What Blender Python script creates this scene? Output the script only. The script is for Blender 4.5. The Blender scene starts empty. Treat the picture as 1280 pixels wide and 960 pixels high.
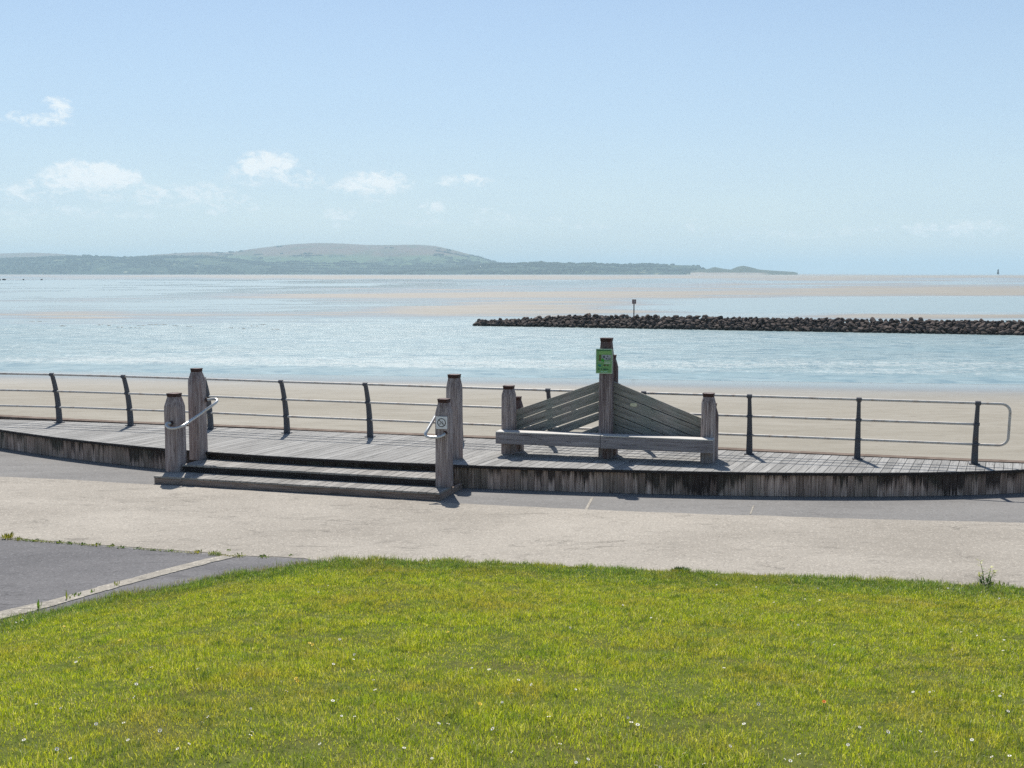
import bpy, math, random
import numpy as np
from mathutils import Vector, Matrix, noise as mnoise

random.seed(7)
rng = np.random.default_rng(7)
sc = bpy.context.scene
C = sc.collection
R = math.radians

# ------------------------------------------------------------------ camera
FPX, HZ, H = 1420.0, 341.5, 3.75          # focal length in photo pixels, horizon row, eye height above the promenade
PITCH = math.atan((480 - HZ) / FPX)
cam = bpy.data.cameras.new('camera')
cam.sensor_width = 36.0
cam.lens = 36.0 * FPX / 1280
cam.clip_start, cam.clip_end = 0.1, 90000
camo = bpy.data.objects.new('camera', cam)
camo.location = (0, 0, H)
camo.rotation_euler = (math.pi / 2 - PITCH, 0, 0)
C.objects.link(camo)
sc.camera = camo

# ------------------------------------------------------------------ render settings
sc.render.engine = 'CYCLES'
sc.view_settings.view_transform = 'Standard'
sc.view_settings.look = 'None'
sc.view_settings.gamma = 1
sc.view_settings.use_curve_mapping = False
sc.view_settings.exposure = 0.8
cy = sc.cycles
cy.max_bounces = 6
cy.diffuse_bounces = 3
cy.glossy_bounces = 3
cy.transmission_bounces = 4
cy.volume_bounces = 1
cy.use_denoising = False
cy.denoising_input_passes = 'RGB_ALBEDO_NORMAL'
cy.denoising_prefilter = 'ACCURATE'
cy.caustics_reflective = False
cy.caustics_refractive = False
cy.sample_clamp_indirect = 4.0
cy.sample_clamp_direct = 12.0

# ------------------------------------------------------------------ node helpers
def nd(nt, typ, ins=None, **attrs):
    n = nt.nodes.new(typ)
    for k, v in attrs.items():
        setattr(n, k, v)
    for k, v in (ins or {}).items():
        s = n.inputs[k]
        if isinstance(v, bpy.types.NodeSocket):
            nt.links.new(v, s)
        else:
            s.default_value = v
    return n

def ma(nt, op, a, b=0.0, c=0.0, clamp=False):
    n = nd(nt, 'ShaderNodeMath', {0: a, 1: b, 2: c}, operation=op)
    n.use_clamp = clamp
    return n.outputs[0]

def mixc(nt, fac, a, b, blend='MIX'):
    n = nd(nt, 'ShaderNodeMix', data_type='RGBA', blend_type=blend)
    for i, v in ((0, fac), (6, a), (7, b)):
        if isinstance(v, bpy.types.NodeSocket):
            nt.links.new(v, n.inputs[i])
        elif i and len(v) == 3:
            n.inputs[i].default_value = (*v, 1)
        else:
            n.inputs[i].default_value = v
    return n.outputs[2]

def maprange(nt, v, a, b, c=0.0, d=1.0, smooth=False):
    n = nd(nt, 'ShaderNodeMapRange', {0: v, 1: a, 2: b, 3: c, 4: d})
    n.interpolation_type = 'SMOOTHSTEP' if smooth else 'LINEAR'
    return n.outputs[0]

def noi(nt, vec, scale, detail=4.0, rough=0.55, dist=0.0):
    return nd(nt, 'ShaderNodeTexNoise', {'Vector': vec, 'Scale': scale, 'Detail': detail, 'Roughness': rough, 'Distortion': dist}).outputs['Fac']

def mapping(nt, vec, scale=(1, 1, 1), rot=(0, 0, 0), loc=(0, 0, 0)):
    return nd(nt, 'ShaderNodeMapping', {'Vector': vec, 'Scale': scale, 'Rotation': rot, 'Location': loc}).outputs[0]

def newmat(name):
    m = bpy.data.materials.new(name)
    m.use_nodes = True
    nt = m.node_tree
    nt.nodes.clear()
    out = nd(nt, 'ShaderNodeOutputMaterial')
    return m, nt, out

def pos(nt):
    return nd(nt, 'ShaderNodeNewGeometry').outputs['Position']

def objc(nt):
    return nd(nt, 'ShaderNodeTexCoord').outputs['Object']

def isl(nt):
    return nd(nt, 'ShaderNodeNewGeometry').outputs['Random Per Island']

def princ(nt, out, color, rough=0.8, bump=None, bstr=0.3, bdist=0.01, metal=0.0, spec=0.5, ior=None):
    p = nd(nt, 'ShaderNodeBsdfPrincipled')
    for key, v in (('Base Color', color), ('Roughness', rough), ('Metallic', metal), ('Specular IOR Level', spec)):
        if isinstance(v, bpy.types.NodeSocket):
            nt.links.new(v, p.inputs[key])
        elif key == 'Base Color':
            p.inputs[key].default_value = (*v[:3], 1)
        else:
            p.inputs[key].default_value = v
    if ior:
        p.inputs['IOR'].default_value = ior
    if bump is not None:
        b = nd(nt, 'ShaderNodeBump', {'Height': bump, 'Strength': bstr, 'Distance': bdist})
        nt.links.new(b.outputs[0], p.inputs['Normal'])
    nt.links.new(p.outputs[0], out.inputs['Surface'])
    return p

# ------------------------------------------------------------------ world: sky and clouds
SUN_EL, SUN_AZ = R(56), R(-10)             # azimuth from +Y towards +X
world = bpy.data.worlds.new('World')
sc.world = world
world.use_nodes = True
wn = world.node_tree
wn.nodes.clear()
wout = nd(wn, 'ShaderNodeOutputWorld')
sky = nd(wn, 'ShaderNodeTexSky', sky_type='NISHITA', sun_disc=False)
sky.sun_elevation, sky.sun_rotation = SUN_EL, SUN_AZ
sky.altitude, sky.air_density, sky.dust_density, sky.ozone_density = 5, 1.0, 0.5, 1.5
gen = nd(wn, 'ShaderNodeTexCoord').outputs['Generated']
sep = nd(wn, 'ShaderNodeSeparateXYZ', {0: gen})
SKX, SKY_, SKZ = sep.outputs
az = ma(wn, 'ARCTAN2', SKX, SKY_)
el = ma(wn, 'ARCSINE', SKZ)
AZ = ma(wn, 'MULTIPLY', az, 1420.0)       # bearings and heights in units of 1/1420 radian
EL = ma(wn, 'MULTIPLY', el, 1420.0)
cvec = nd(wn, 'ShaderNodeCombineXYZ', {0: AZ, 1: EL, 2: 0.0}).outputs[0]
w1 = noi(wn, mapping(wn, cvec, (0.020, 0.034, 1)), 1.0, 7, 0.62, 0.3)
w2 = noi(wn, mapping(wn, cvec, (0.020, 0.034, 1), loc=(31, 17, 3)), 1.0, 7, 0.62, 0.3)
AZw = ma(wn, 'ADD', AZ, ma(wn, 'MULTIPLY', ma(wn, 'SUBTRACT', w1, 0.5), 60.0))
ELw = ma(wn, 'ADD', EL, ma(wn, 'MULTIPLY', ma(wn, 'SUBTRACT', w2, 0.5), 34.0))
CLOUDS = [  # photo column, row, half width, half height, density
    (120, 219, 52, 19, 1.0), (48, 236, 46, 13, .55), (192, 238, 24, 9, .5), (245, 242, 58, 14, .5), (338, 205, 30, 18, 1.0),
    (348, 220, 62, 10, .45), (465, 226, 42, 17, .75), (582, 221, 32, 7, .6), (541, 256, 18, 10, .6), (425, 269, 22, 11, .5),
    (42, 145, 38, 7, .6), (71, 134, 14, 12, .65), (620, 272, 46, 9, .25), (740, 279, 24, 6, .35), (868, 277, 17, 5, .45),
    (968, 290, 60, 9, .30), (1062, 284, 50, 7, .35), (1158, 282, 22, 9, .6), (1212, 280, 32, 10, .6), (1246, 283, 20, 10, .45),
    (100, 262, 95, 9, .35), (290, 252, 34, 8, .4), (10, 268, 24, 12, .3), (520, 275, 34, 7, .25),
    (170, 225, 14, 9, .5), (88, 232, 20, 8, .7), (300, 212, 14, 8, .45), (372, 226, 18, 7, .5), (495, 218, 16, 7, .55), (610, 262, 14, 5, .35), (700, 268, 16, 5, .3), (205, 248, 30, 6, .45), (275, 258, 18, 6, .4),
    (-150, 230, 60, 18, .8), (-300, 200, 90, 16, .6), (1420, 270, 50, 12, .6), (1600, 250, 80, 18, .6)]
cover = None
for px, py, hw, hh, den in CLOUDS:
    vx, vy = (px - 640) / FPX, (480 - py) / FPX      # bearing and height of the cloud in the sky
    wx, wy, wz = vx, math.cos(PITCH) + vy * math.sin(PITCH), -math.sin(PITCH) + vy * math.cos(PITCH)
    a0 = math.atan2(wx, wy) * 1420
    e0 = math.asin(wz / math.sqrt(wx * wx + wy * wy + wz * wz)) * 1420 - 5
    dx = ma(wn, 'DIVIDE', ma(wn, 'SUBTRACT', AZw, a0), hw * 1.25)
    dy = ma(wn, 'DIVIDE', ma(wn, 'SUBTRACT', ELw, e0), hh * 1.25)
    d2 = ma(wn, 'ADD', ma(wn, 'MULTIPLY', dx, dx), ma(wn, 'MULTIPLY', dy, dy))
    g = ma(wn, 'MULTIPLY', ma(wn, 'MULTIPLY', maprange(wn, d2, 0.0, 1.3, 1.0, 0.0, True), den), maprange(wn, dy, -0.7, 0.15, 0.45, 1.0, True))
    cover = g if cover is None else ma(wn, 'MAXIMUM', cover, g)
fine = noi(wn, mapping(wn, cvec, (0.055, 0.10, 1), loc=(5, 9, 0)), 1.0, 8, 0.68, 0.8)
body = ma(wn, 'ADD', cover, ma(wn, 'MULTIPLY', ma(wn, 'SUBTRACT', fine, 0.52), ma(wn, 'MULTIPLY', ma(wn, 'MINIMUM', ma(wn, 'MULTIPLY', cover, 3.0), 1.0), 3.2)))
cov = ma(wn, 'MULTIPLY', maprange(wn, body, 0.08, 0.80, 0.0, 1.0), maprange(wn, cover, 0.0, 0.7, 0.5, 1.0), clamp=True)
# thin veil low over the horizon
veil = maprange(wn, SKZ, 0.0, 0.34, 0.80, 0.0, True)
veil2 = ma(wn, 'MULTIPLY', veil, maprange(wn, noi(wn, mapping(wn, cvec, (0.004, 0.02, 1)), 1.0, 5, 0.6), 0.35, 0.7, 0.85, 1.05))
VEIL_COL = mixc(wn, maprange(wn, SKZ, 0.0, 0.13, 0.0, 1.0), (5.75, 6.95, 7.45), (4.5, 5.95, 7.6))
CLOUD_COL = (8.0, 8.5, 8.7, 1)
skyc = sky.outputs[0]
skyc = mixc(wn, veil2, skyc, VEIL_COL)
skyc = mixc(wn, ma(wn, 'MULTIPLY', cov, 0.97), skyc, CLOUD_COL)
bg = nd(wn, 'ShaderNodeBackground', {'Color': skyc, 'Strength': 0.066})
wn.links.new(bg.outputs[0], wout.inputs['Surface'])

sun = bpy.data.lights.new('sun', 'SUN')
sun.energy, sun.angle, sun.color = 3.4, R(0.53), (1.0, 0.95, 0.87)
suno = bpy.data.objects.new('sun', sun)
travel = Vector((-math.sin(SUN_AZ) * math.cos(SUN_EL), -math.cos(SUN_AZ) * math.cos(SUN_EL), -math.sin(SUN_EL)))
suno.rotation_euler = travel.to_track_quat('-Z', 'Y').to_euler()
suno.location = (-5, 20, 30)
C.objects.link(suno)

# ------------------------------------------------------------------ geometry helpers
def ray(px, py):
    x, y = (px - 640) / FPX, (480 - py) / FPX
    c, s = math.cos(PITCH), math.sin(PITCH)
    return Vector((x, c + y * s, -s + y * c))

def U(px, py, z):
    d = ray(px, py)
    t = (z - H) / d.z
    return Vector((d.x * t, d.y * t, z))

def AT(px, py, Y):
    d = ray(px, py)
    t = Y / d.y
    return Vector((d.x * t, Y, H + d.z * t))

class MB:
    def __init__(self):
        self.v, self.f, self.m = [], [], []
    def add(self, verts, faces, mi=0, M=None):
        o = len(self.v)
        for p in verts:
            p = Vector(p)
            self.v.append(tuple(M @ p if M is not None else p))
        for f in faces:
            self.f.append([i + o for i in f])
            self.m.append(mi)
        return self
    def box(self, lo, hi, mi=0, M=None, bev=0.0):
        x0, y0, z0 = lo
        x1, y1, z1 = hi
        if bev <= 0:
            vs = [(x0, y0, z0), (x1, y0, z0), (x1, y1, z0), (x0, y1, z0), (x0, y0, z1), (x1, y0, z1), (x1, y1, z1), (x0, y1, z1)]
            fs = [(0, 3, 2, 1), (4, 5, 6, 7), (0, 1, 5, 4), (1, 2, 6, 5), (2, 3, 7, 6), (3, 0, 4, 7)]
            return self.add(vs, fs, mi, M)
        import bmesh
        bm = bmesh.new()
        bmesh.ops.create_cube(bm, size=1)
        for w in bm.verts:
            w.co = Vector(((x0 + x1) / 2 + w.co.x * (x1 - x0), (y0 + y1) / 2 + w.co.y * (y1 - y0), (z0 + z1) / 2 + w.co.z * (z1 - z0)))
        bmesh.ops.bevel(bm, geom=bm.edges[:], offset=bev, segments=2, profile=0.6, affect='EDGES')
        bm.verts.index_update()
        self.add([w.co.copy() for w in bm.verts], [[w.index for w in f.verts] for f in bm.faces], mi, M)
        bm.free()
        return self
    def prism(self, poly, z0, z1, mi=0, M=None):
        n = len(poly)
        vs = [(p[0], p[1], z0) for p in poly] + [(p[0], p[1], z1) for p in poly]
        fs = [list(range(n))[::-1], list(range(n, 2 * n))] + [(i, (i + 1) % n, n + (i + 1) % n, n + i) for i in range(n)]
        return self.add(vs, fs, mi, M)
    def tube(self, path, r, seg=10, mi=0, M=None, cap=True):
        P = [Vector(p) for p in path]
        n = len(P)
        rr = r if isinstance(r, (list, tuple)) else [r] * n
        t0 = (P[1] - P[0]).normalized()
        up = Vector((0, 0, 1)) if abs(t0.z) < 0.9 else Vector((1, 0, 0))
        a = t0.cross(up).normalized()
        vs, fs = [], []
        for i in range(n):
            t = (P[min(i + 1, n - 1)] - P[max(i - 1, 0)]).normalized()
            a = (a - t * a.dot(t)).normalized()
            b = t.cross(a)
            for k in range(seg):
                q = 2 * math.pi * k / seg
                vs.append(P[i] + (a * math.cos(q) + b * math.sin(q)) * rr[i])
        for i in range(n - 1):
            for k in range(seg):
                k2 = (k + 1) % seg
                fs.append((i * seg + k, i * seg + k2, (i + 1) * seg + k2, (i + 1) * seg + k))
        if cap:
            fs.append(list(range(seg))[::-1])
            fs.append([(n - 1) * seg + k for k in range(seg)])
        return self.add(vs, fs, mi, M)
    def loft(self, rings, mi=0, M=None, cap=True):
        n = len(rings[0])
        vs = [p for r_ in rings for p in r_]
        fs = []
        for i in range(len(rings) - 1):
            for k in range(n):
                k2 = (k + 1) % n
                fs.append((i * n + k, i * n + k2, (i + 1) * n + k2, (i + 1) * n + k))
        if cap:
            fs.append(list(range(n))[::-1])
            fs.append([(len(rings) - 1) * n + k for k in range(n)])
        return self.add(vs, fs, mi, M)
    def build(self, name, mats, parent=None, smooth=False):
        me = bpy.data.meshes.new(name)
        me.from_pydata(self.v, [], self.f)
        for m in (mats if isinstance(mats, (list, tuple)) else [mats]):
            me.materials.append(m)
        if any(self.m):
            me.polygons.foreach_set('material_index', self.m)
        if smooth:
            me.polygons.foreach_set('use_smooth', [True] * len(self.f))
        me.update()
        o = bpy.data.objects.new(name, me)
        C.objects.link(o)
        if parent is not None:
            o.parent = parent
        return o

def npmesh(name, verts, faces, mats, parent=None, smooth=True):
    """faces: list of int arrays (n,k)"""
    me = bpy.data.meshes.new(name)
    me.vertices.add(len(verts))
    me.vertices.foreach_set('co', np.asarray(verts, np.float32).ravel())
    loops = np.concatenate([f.ravel() for f in faces]).astype(np.int32)
    tot = np.concatenate([np.full(len(f), f.shape[1], np.int32) for f in faces])
    me.loops.add(len(loops))
    me.loops.foreach_set('vertex_index', loops)
    me.polygons.add(len(tot))
    me.polygons.foreach_set('loop_start', np.concatenate([[0], np.cumsum(tot)[:-1]]).astype(np.int32))
    me.polygons.foreach_set('loop_total', tot)
    if smooth:
        me.polygons.foreach_set('use_smooth', np.ones(len(tot), bool))
    for m in (mats if isinstance(mats, (list, tuple)) else [mats]):
        me.materials.append(m)
    me.update(calc_edges=True)
    me.validate()
    o = bpy.data.objects.new(name, me)
    C.objects.link(o)
    if parent is not None:
        o.parent = parent
    return o

def tag(o, label=None, cat=None, group=None, kind=None):
    for k, v in (('label', label), ('category', cat), ('group', group), ('kind', kind)):
        if v:
            o[k] = v
    return o

def empty(name, loc=(0, 0, 0), rz=0.0):
    o = bpy.data.objects.new(name, None)
    o.location = loc
    o.rotation_euler = (0, 0, rz)
    o.empty_display_size = 0.2
    C.objects.link(o)
    return o

def grid_faces(nr, nc):
    i = np.arange(nr - 1)[:, None] * nc + np.arange(nc - 1)[None, :]
    return np.stack([i, i + 1, i + nc + 1, i + nc], -1).reshape(-1, 4)

_perm = rng.random((256, 256))
def vnoise(x, y):
    xi, yi = np.floor(x).astype(int), np.floor(y).astype(int)
    fx, fy = x - xi, y - yi
    fx, fy = fx * fx * (3 - 2 * fx), fy * fy * (3 - 2 * fy)
    g = lambda a, b: _perm[a & 255, b & 255]
    return (g(xi, yi) * (1 - fx) + g(xi + 1, yi) * fx) * (1 - fy) + (g(xi, yi + 1) * (1 - fx) + g(xi + 1, yi + 1) * fx) * fy
def fbm(x, y, o=4, r=0.5):
    s, a, t = 0, 1.0, 0
    for k in range(o):
        s = s + a * vnoise(x * 2 ** k + 17.3 * k, y * 2 ** k + 9.1 * k)
        t += a
        a *= r
    return s / t

def catmull(P, n=8):
    P = [Vector(p) for p in P]
    Q = [P[0] * 2 - P[1]] + P + [P[-1] * 2 - P[-2]]
    out = []
    for i in range(1, len(Q) - 2):
        for k in range(n):
            t = k / n
            a, b, c, d = Q[i - 1], Q[i], Q[i + 1], Q[i + 2]
            out.append(0.5 * ((2 * b) + (c - a) * t + (2 * a - 5 * b + 4 * c - d) * t * t + (3 * b - 3 * c + d - a) * t ** 3))
    out.append(P[-1])
    return out

# ------------------------------------------------------------------ materials
def timber(name, base, dark, axis=2, rot=0.0, obj=True, green=0.0, island=0.25, rough=0.85, stain=None):
    """weathered wood with grain along one axis; obj: object or world coordinates"""
    m, nt, out = newmat(name)
    v = objc(nt) if obj else pos(nt)
    if rot:
        v = mapping(nt, v, rot=(0, 0, rot))
    sc_ = [38, 38, 38]
    sc_[axis] = 1.6
    g1 = noi(nt, mapping(nt, v, sc_), 1.0, 5, 0.65, 0.4)
    sc2 = [7, 7, 7]
    sc2[axis] = 0.8
    g2 = noi(nt, mapping(nt, v, sc2), 1.0, 4, 0.6, 0.6)
    g3 = noi(nt, v, 2.2, 4, 0.6)
    r_ = isl(nt)
    col = mixc(nt, maprange(nt, g1, 0.3, 0.7), dark, base)
    col = mixc(nt, maprange(nt, g2, 0.42, 0.72, 0.0, 0.55), col, dark)
    lum = ma(nt, 'ADD', 1 - island, ma(nt, 'MULTIPLY', r_, 2 * island))
    col = mixc(nt, 1.0, col, nd(nt, 'ShaderNodeCombineColor', {0: lum, 1: lum, 2: lum}).outputs[0], 'MULTIPLY')
    if green:
        col = mixc(nt, maprange(nt, g3, 0.4, 0.65, 0.0, green), col, (0.18, 0.24, 0.205))
    # hairline cracks along the grain
    sc3 = [16, 16, 16]
    sc3[axis] = 0.7
    cr = noi(nt, mapping(nt, v, sc3, loc=(3, 8, 1)), 1.0, 2, 0.4)
    crk = maprange(nt, ma(nt, 'ABSOLUTE', ma(nt, 'SUBTRACT', cr, 0.5)), 0.0, 0.012, 0.75, 0.0)
    col = mixc(nt, crk, col, tuple(c * 0.25 for c in dark))
    if stain:
        col = stain(nt, col)
    hgt = ma(nt, 'SUBTRACT', g1, ma(nt, 'MULTIPLY', crk, 0.8))
    princ(nt, out, col, rough, hgt, 0.5, 0.006, spec=0.25)
    return m

BOARD_DIR = R(24)                          # deck boards run 24 degrees right of straight ahead
def fascia_stain_shade(nt, col):
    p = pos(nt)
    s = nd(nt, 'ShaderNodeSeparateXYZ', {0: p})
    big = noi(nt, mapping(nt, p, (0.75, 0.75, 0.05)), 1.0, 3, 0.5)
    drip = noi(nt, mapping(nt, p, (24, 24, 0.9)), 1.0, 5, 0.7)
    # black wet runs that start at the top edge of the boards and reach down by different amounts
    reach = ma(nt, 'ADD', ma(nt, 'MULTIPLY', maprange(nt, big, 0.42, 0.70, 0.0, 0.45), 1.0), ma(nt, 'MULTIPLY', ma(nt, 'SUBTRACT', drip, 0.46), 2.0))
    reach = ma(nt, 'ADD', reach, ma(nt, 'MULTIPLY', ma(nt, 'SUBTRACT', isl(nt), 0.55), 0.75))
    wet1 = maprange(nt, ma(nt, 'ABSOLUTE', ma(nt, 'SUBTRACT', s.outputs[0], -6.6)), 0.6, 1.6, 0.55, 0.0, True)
    step_shade = maprange(nt, ma(nt, 'ABSOLUTE', ma(nt, 'SUBTRACT', s.outputs[0], -3.4)), 2.0, 2.6, 1.2, 0.0, True)  # shade behind the steps, painted near-black into the boards
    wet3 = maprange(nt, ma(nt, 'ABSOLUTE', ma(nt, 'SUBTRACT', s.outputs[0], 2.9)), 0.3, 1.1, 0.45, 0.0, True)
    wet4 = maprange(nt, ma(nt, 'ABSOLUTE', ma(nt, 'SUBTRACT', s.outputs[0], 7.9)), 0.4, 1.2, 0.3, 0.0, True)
    reach = ma(nt, 'ADD', reach, ma(nt, 'ADD', ma(nt, 'ADD', wet1, step_shade), ma(nt, 'ADD', wet3, wet4)))
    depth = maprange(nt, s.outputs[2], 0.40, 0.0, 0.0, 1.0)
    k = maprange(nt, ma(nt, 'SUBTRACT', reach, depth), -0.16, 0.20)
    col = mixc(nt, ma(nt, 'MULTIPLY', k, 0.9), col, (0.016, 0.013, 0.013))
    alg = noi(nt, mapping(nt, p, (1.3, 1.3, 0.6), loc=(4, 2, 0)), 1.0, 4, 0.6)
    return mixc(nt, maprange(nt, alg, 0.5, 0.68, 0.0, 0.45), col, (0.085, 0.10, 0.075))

def head_stain(lo):
    def f(nt, col):
        gz = nd(nt, 'ShaderNodeSeparateXYZ', {0: nd(nt, 'ShaderNodeTexCoord').outputs['Generated']}).outputs[2]
        w_ = noi(nt, mapping(nt, objc(nt), (22, 22, 1.2)), 1.0, 4, 0.6)
        k = maprange(nt, ma(nt, 'ADD', gz, ma(nt, 'MULTIPLY', ma(nt, 'SUBTRACT', w_, 0.5), 0.9)), lo, lo + 0.3, 0.0, 0.72)
        col = mixc(nt, k, col, (0.075, 0.048, 0.046))
        b_ = noi(nt, mapping(nt, pos(nt), (6, 6, 1.5)), 1.0, 4, 0.6)
        return mixc(nt, maprange(nt, b_, 0.55, 0.7, 0.0, 0.5), col, (0.20, 0.105, 0.085))
    return f
M_POST = timber('post_timber', (0.56, 0.49, 0.47), (0.145, 0.11, 0.108), 2, obj=True, island=0.06, stain=head_stain(0.82))
M_POSTD = timber('stained_post_timber', (0.42, 0.36, 0.35), (0.10, 0.072, 0.072), 2, obj=True, island=0.06, stain=head_stain(0.45))
M_BEAM = timber('beam_timber', (0.40, 0.375, 0.385), (0.17, 0.15, 0.155), 0, obj=True, island=0.12)
M_SUNLIT_SEAT = timber('painted_sunlit_timber', (0.68, 0.66, 0.62), (0.45, 0.43, 0.40), 0, obj=True, island=0.05, rough=0.6)  # pale tone paints sunlight along the seat front
M_BACK = timber('backrest_timber', (0.55, 0.50, 0.45), (0.235, 0.21, 0.185), 0, obj=True, green=0.5, island=0.22)
M_DECK = timber('deck_boards', (0.36, 0.355, 0.34), (0.20, 0.195, 0.185), 1, rot=BOARD_DIR, obj=False, island=0.16)
M_TREAD = timber('tread_boards', (0.36, 0.345, 0.32), (0.20, 0.19, 0.175), 1, rot=BOARD_DIR, obj=False, island=0.18)
M_FASCIA = timber('fascia_boards', (0.64, 0.50, 0.42), (0.19, 0.13, 0.105), 2, obj=False, island=0.38, stain=fascia_stain_shade)
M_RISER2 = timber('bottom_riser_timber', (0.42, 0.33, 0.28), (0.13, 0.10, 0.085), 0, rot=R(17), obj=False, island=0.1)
M_SHADE_DARK = timber('painted_shade_timber', (0.05, 0.042, 0.04), (0.022, 0.019, 0.019), 0, rot=R(17), obj=False, island=0.1)  # near-black tone paints the shade on upper riser and deck lip

def simple(name, col, rough=0.6, metal=0.0, nscale=0, namt=0.2, spec=0.5):
    m, nt, out = newmat(name)
    c = (*col, 1)
    bump = None
    if nscale:
        n1 = noi(nt, objc(nt), nscale, 5, 0.65)
        c = mixc(nt, maprange(nt, n1, 0.3, 0.7, 0.0, 1.0), tuple(x * (1 - namt) for x in col), tuple(min(1, x * (1 + namt)) for x in col))
        bump = n1
    princ(nt, out, c, rough, bump, 0.2, 0.003, metal, spec)
    return m

def rusty(name, base, rust, lo=0.45, hi=0.62, sc_=9, metal=0.4):
    m, nt, out = newmat(name)
    n1 = noi(nt, pos(nt), sc_, 6, 0.65)
    c = mixc(nt, maprange(nt, n1, lo, hi), base, rust)
    princ(nt, out, c, 0.62, n1, 0.3, 0.003, metal=metal, spec=0.3)
    return m

M_RAIL = rusty('galvanised_rail', (0.55, 0.53, 0.50), (0.34, 0.27, 0.22), 0.5, 0.72, 6, 0.2)
M_RPOST = rusty('dark_steel_post', (0.085, 0.09, 0.105), (0.12, 0.09, 0.075), 0.55, 0.75, 7, 0.2)
M_GRAB = simple('galvanised_tube', (0.55, 0.56, 0.56), 0.38, 0.55, 30, 0.12)
M_RUST = rusty('rusty_band', (0.055, 0.022, 0.017), (0.028, 0.017, 0.016), 0.45, 0.65, 22, 0.1)
M_WHITE = simple('white_plate', (0.72, 0.73, 0.74), 0.45, 0, 25, 0.05)
M_BLACK = simple('black_paint', (0.02, 0.02, 0.022), 0.5)
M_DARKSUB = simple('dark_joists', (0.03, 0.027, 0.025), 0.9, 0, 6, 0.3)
M_CREAM = simple('cream_plaque', (0.62, 0.60, 0.42), 0.5, 0, 60, 0.1)

# ------------------------------------------------------------------ near ground
def ground_mat(name, c1, c2, fine_sc, fine_amt, patch=(0.5, 0.0), stain_amt=0.0, crack=0.0, rough=0.9, stretch=None):
    m, nt, out = newmat(name)
    p = pos(nt)
    f = noi(nt, p, fine_sc, 3, 0.75)
    b = noi(nt, mapping(nt, p, stretch or (1, 1, 1)), patch[0], 6, 0.62, 0.5)
    col = mixc(nt, maprange(nt, b, 0.32, 0.68), c1, c2)
    k = maprange(nt, f, 0.25, 0.75, 1 - fine_amt, 1 + fine_amt)
    col = mixc(nt, 1.0, col, nd(nt, 'ShaderNodeCombineColor', {0: k, 1: k, 2: k}).outputs[0], 'MULTIPLY')
    # stone specks
    vor = nd(nt, 'ShaderNodeTexVoronoi', {'Vector': p, 'Scale': fine_sc * 0.55}).outputs['Color']
    vs = nd(nt, 'ShaderNodeSeparateColor', {0: vor}).outputs[0]
    col = mixc(nt, maprange(nt, vs, 0.86, 0.96, 0.0, fine_amt * 1.6), col, tuple(min(1, c * 1.7) for c in c2))
    col = mixc(nt, maprange(nt, vs, 0.14, 0.04, 0.0, fine_amt * 1.6), col, tuple(c * 0.4 for c in c1))
    if stain_amt:
        st = noi(nt, mapping(nt, p, (0.9, 1.6, 1), rot=(0, 0, R(14)), loc=(7, 3, 0)), 1.3, 7, 0.7, 0.8)
        col = mixc(nt, maprange(nt, st, 0.57, 0.67, 0.0, stain_amt), col, tuple(c * 0.55 for c in c1))
        st2 = noi(nt, mapping(nt, p, (1.0, 3.2, 1), rot=(0, 0, R(-12)), loc=(17, 31, 0)), 1.0, 8, 0.72, 1.2)
        col = mixc(nt, maprange(nt, ma(nt, 'ABSOLUTE', ma(nt, 'SUBTRACT', st2, 0.42)), 0.0, 0.022, ma(nt, 'MULTIPLY', maprange(nt, noi(nt, mapping(nt, p, loc=(5, 5, 0)), 0.9, 3, 0.6), 0.50, 0.60), min(1.0, stain_amt * 2.2)), 0.0), col, tuple(c * 0.42 for c in c1))
    if crack:
        vc = nd(nt, 'ShaderNodeTexVoronoi', {'Vector': mapping(nt, p, (0.30, 0.42, 1), rot=(0, 0, 0.4)), 'Scale': 1.0}, feature='DISTANCE_TO_EDGE').outputs['Distance']
        wig = noi(nt, p, 5.0, 3, 0.6)
        col = mixc(nt, maprange(nt, ma(nt, 'ADD', vc, ma(nt, 'MULTIPLY', ma(nt, 'SUBTRACT', wig, 0.5), 0.02)), 0.0, 0.006, crack, 0.0), col, tuple(c * 0.3 for c in c1))
    princ(nt, out, col, rough, f, 0.35, 0.004, spec=0.25)
    return m

M_ASPH = ground_mat('promenade_asphalt', (0.165, 0.160, 0.155), (0.225, 0.218, 0.208), 70, 0.16, (0.5, 0), 0.25, 0.0, stretch=(0.5, 1.6, 1))
M_ASPH2 = ground_mat('side_path_asphalt', (0.100, 0.098, 0.102), (0.158, 0.154, 0.157), 85, 0.22, (0.6, 0), 0.4, 0.0, stretch=(0.6, 1.5, 1))
M_CONC = ground_mat('concrete_aggregate', (0.268, 0.243, 0.207), (0.362, 0.331, 0.285), 95, 0.24, (0.40, 0), 0.42, 0.0, stretch=(0.7, 1.2, 1))
M_EDGE = ground_mat('edging_concrete', (0.26, 0.24, 0.205), (0.36, 0.33, 0.28), 60, 0.3, (2.0, 0), 0.5)

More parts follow.
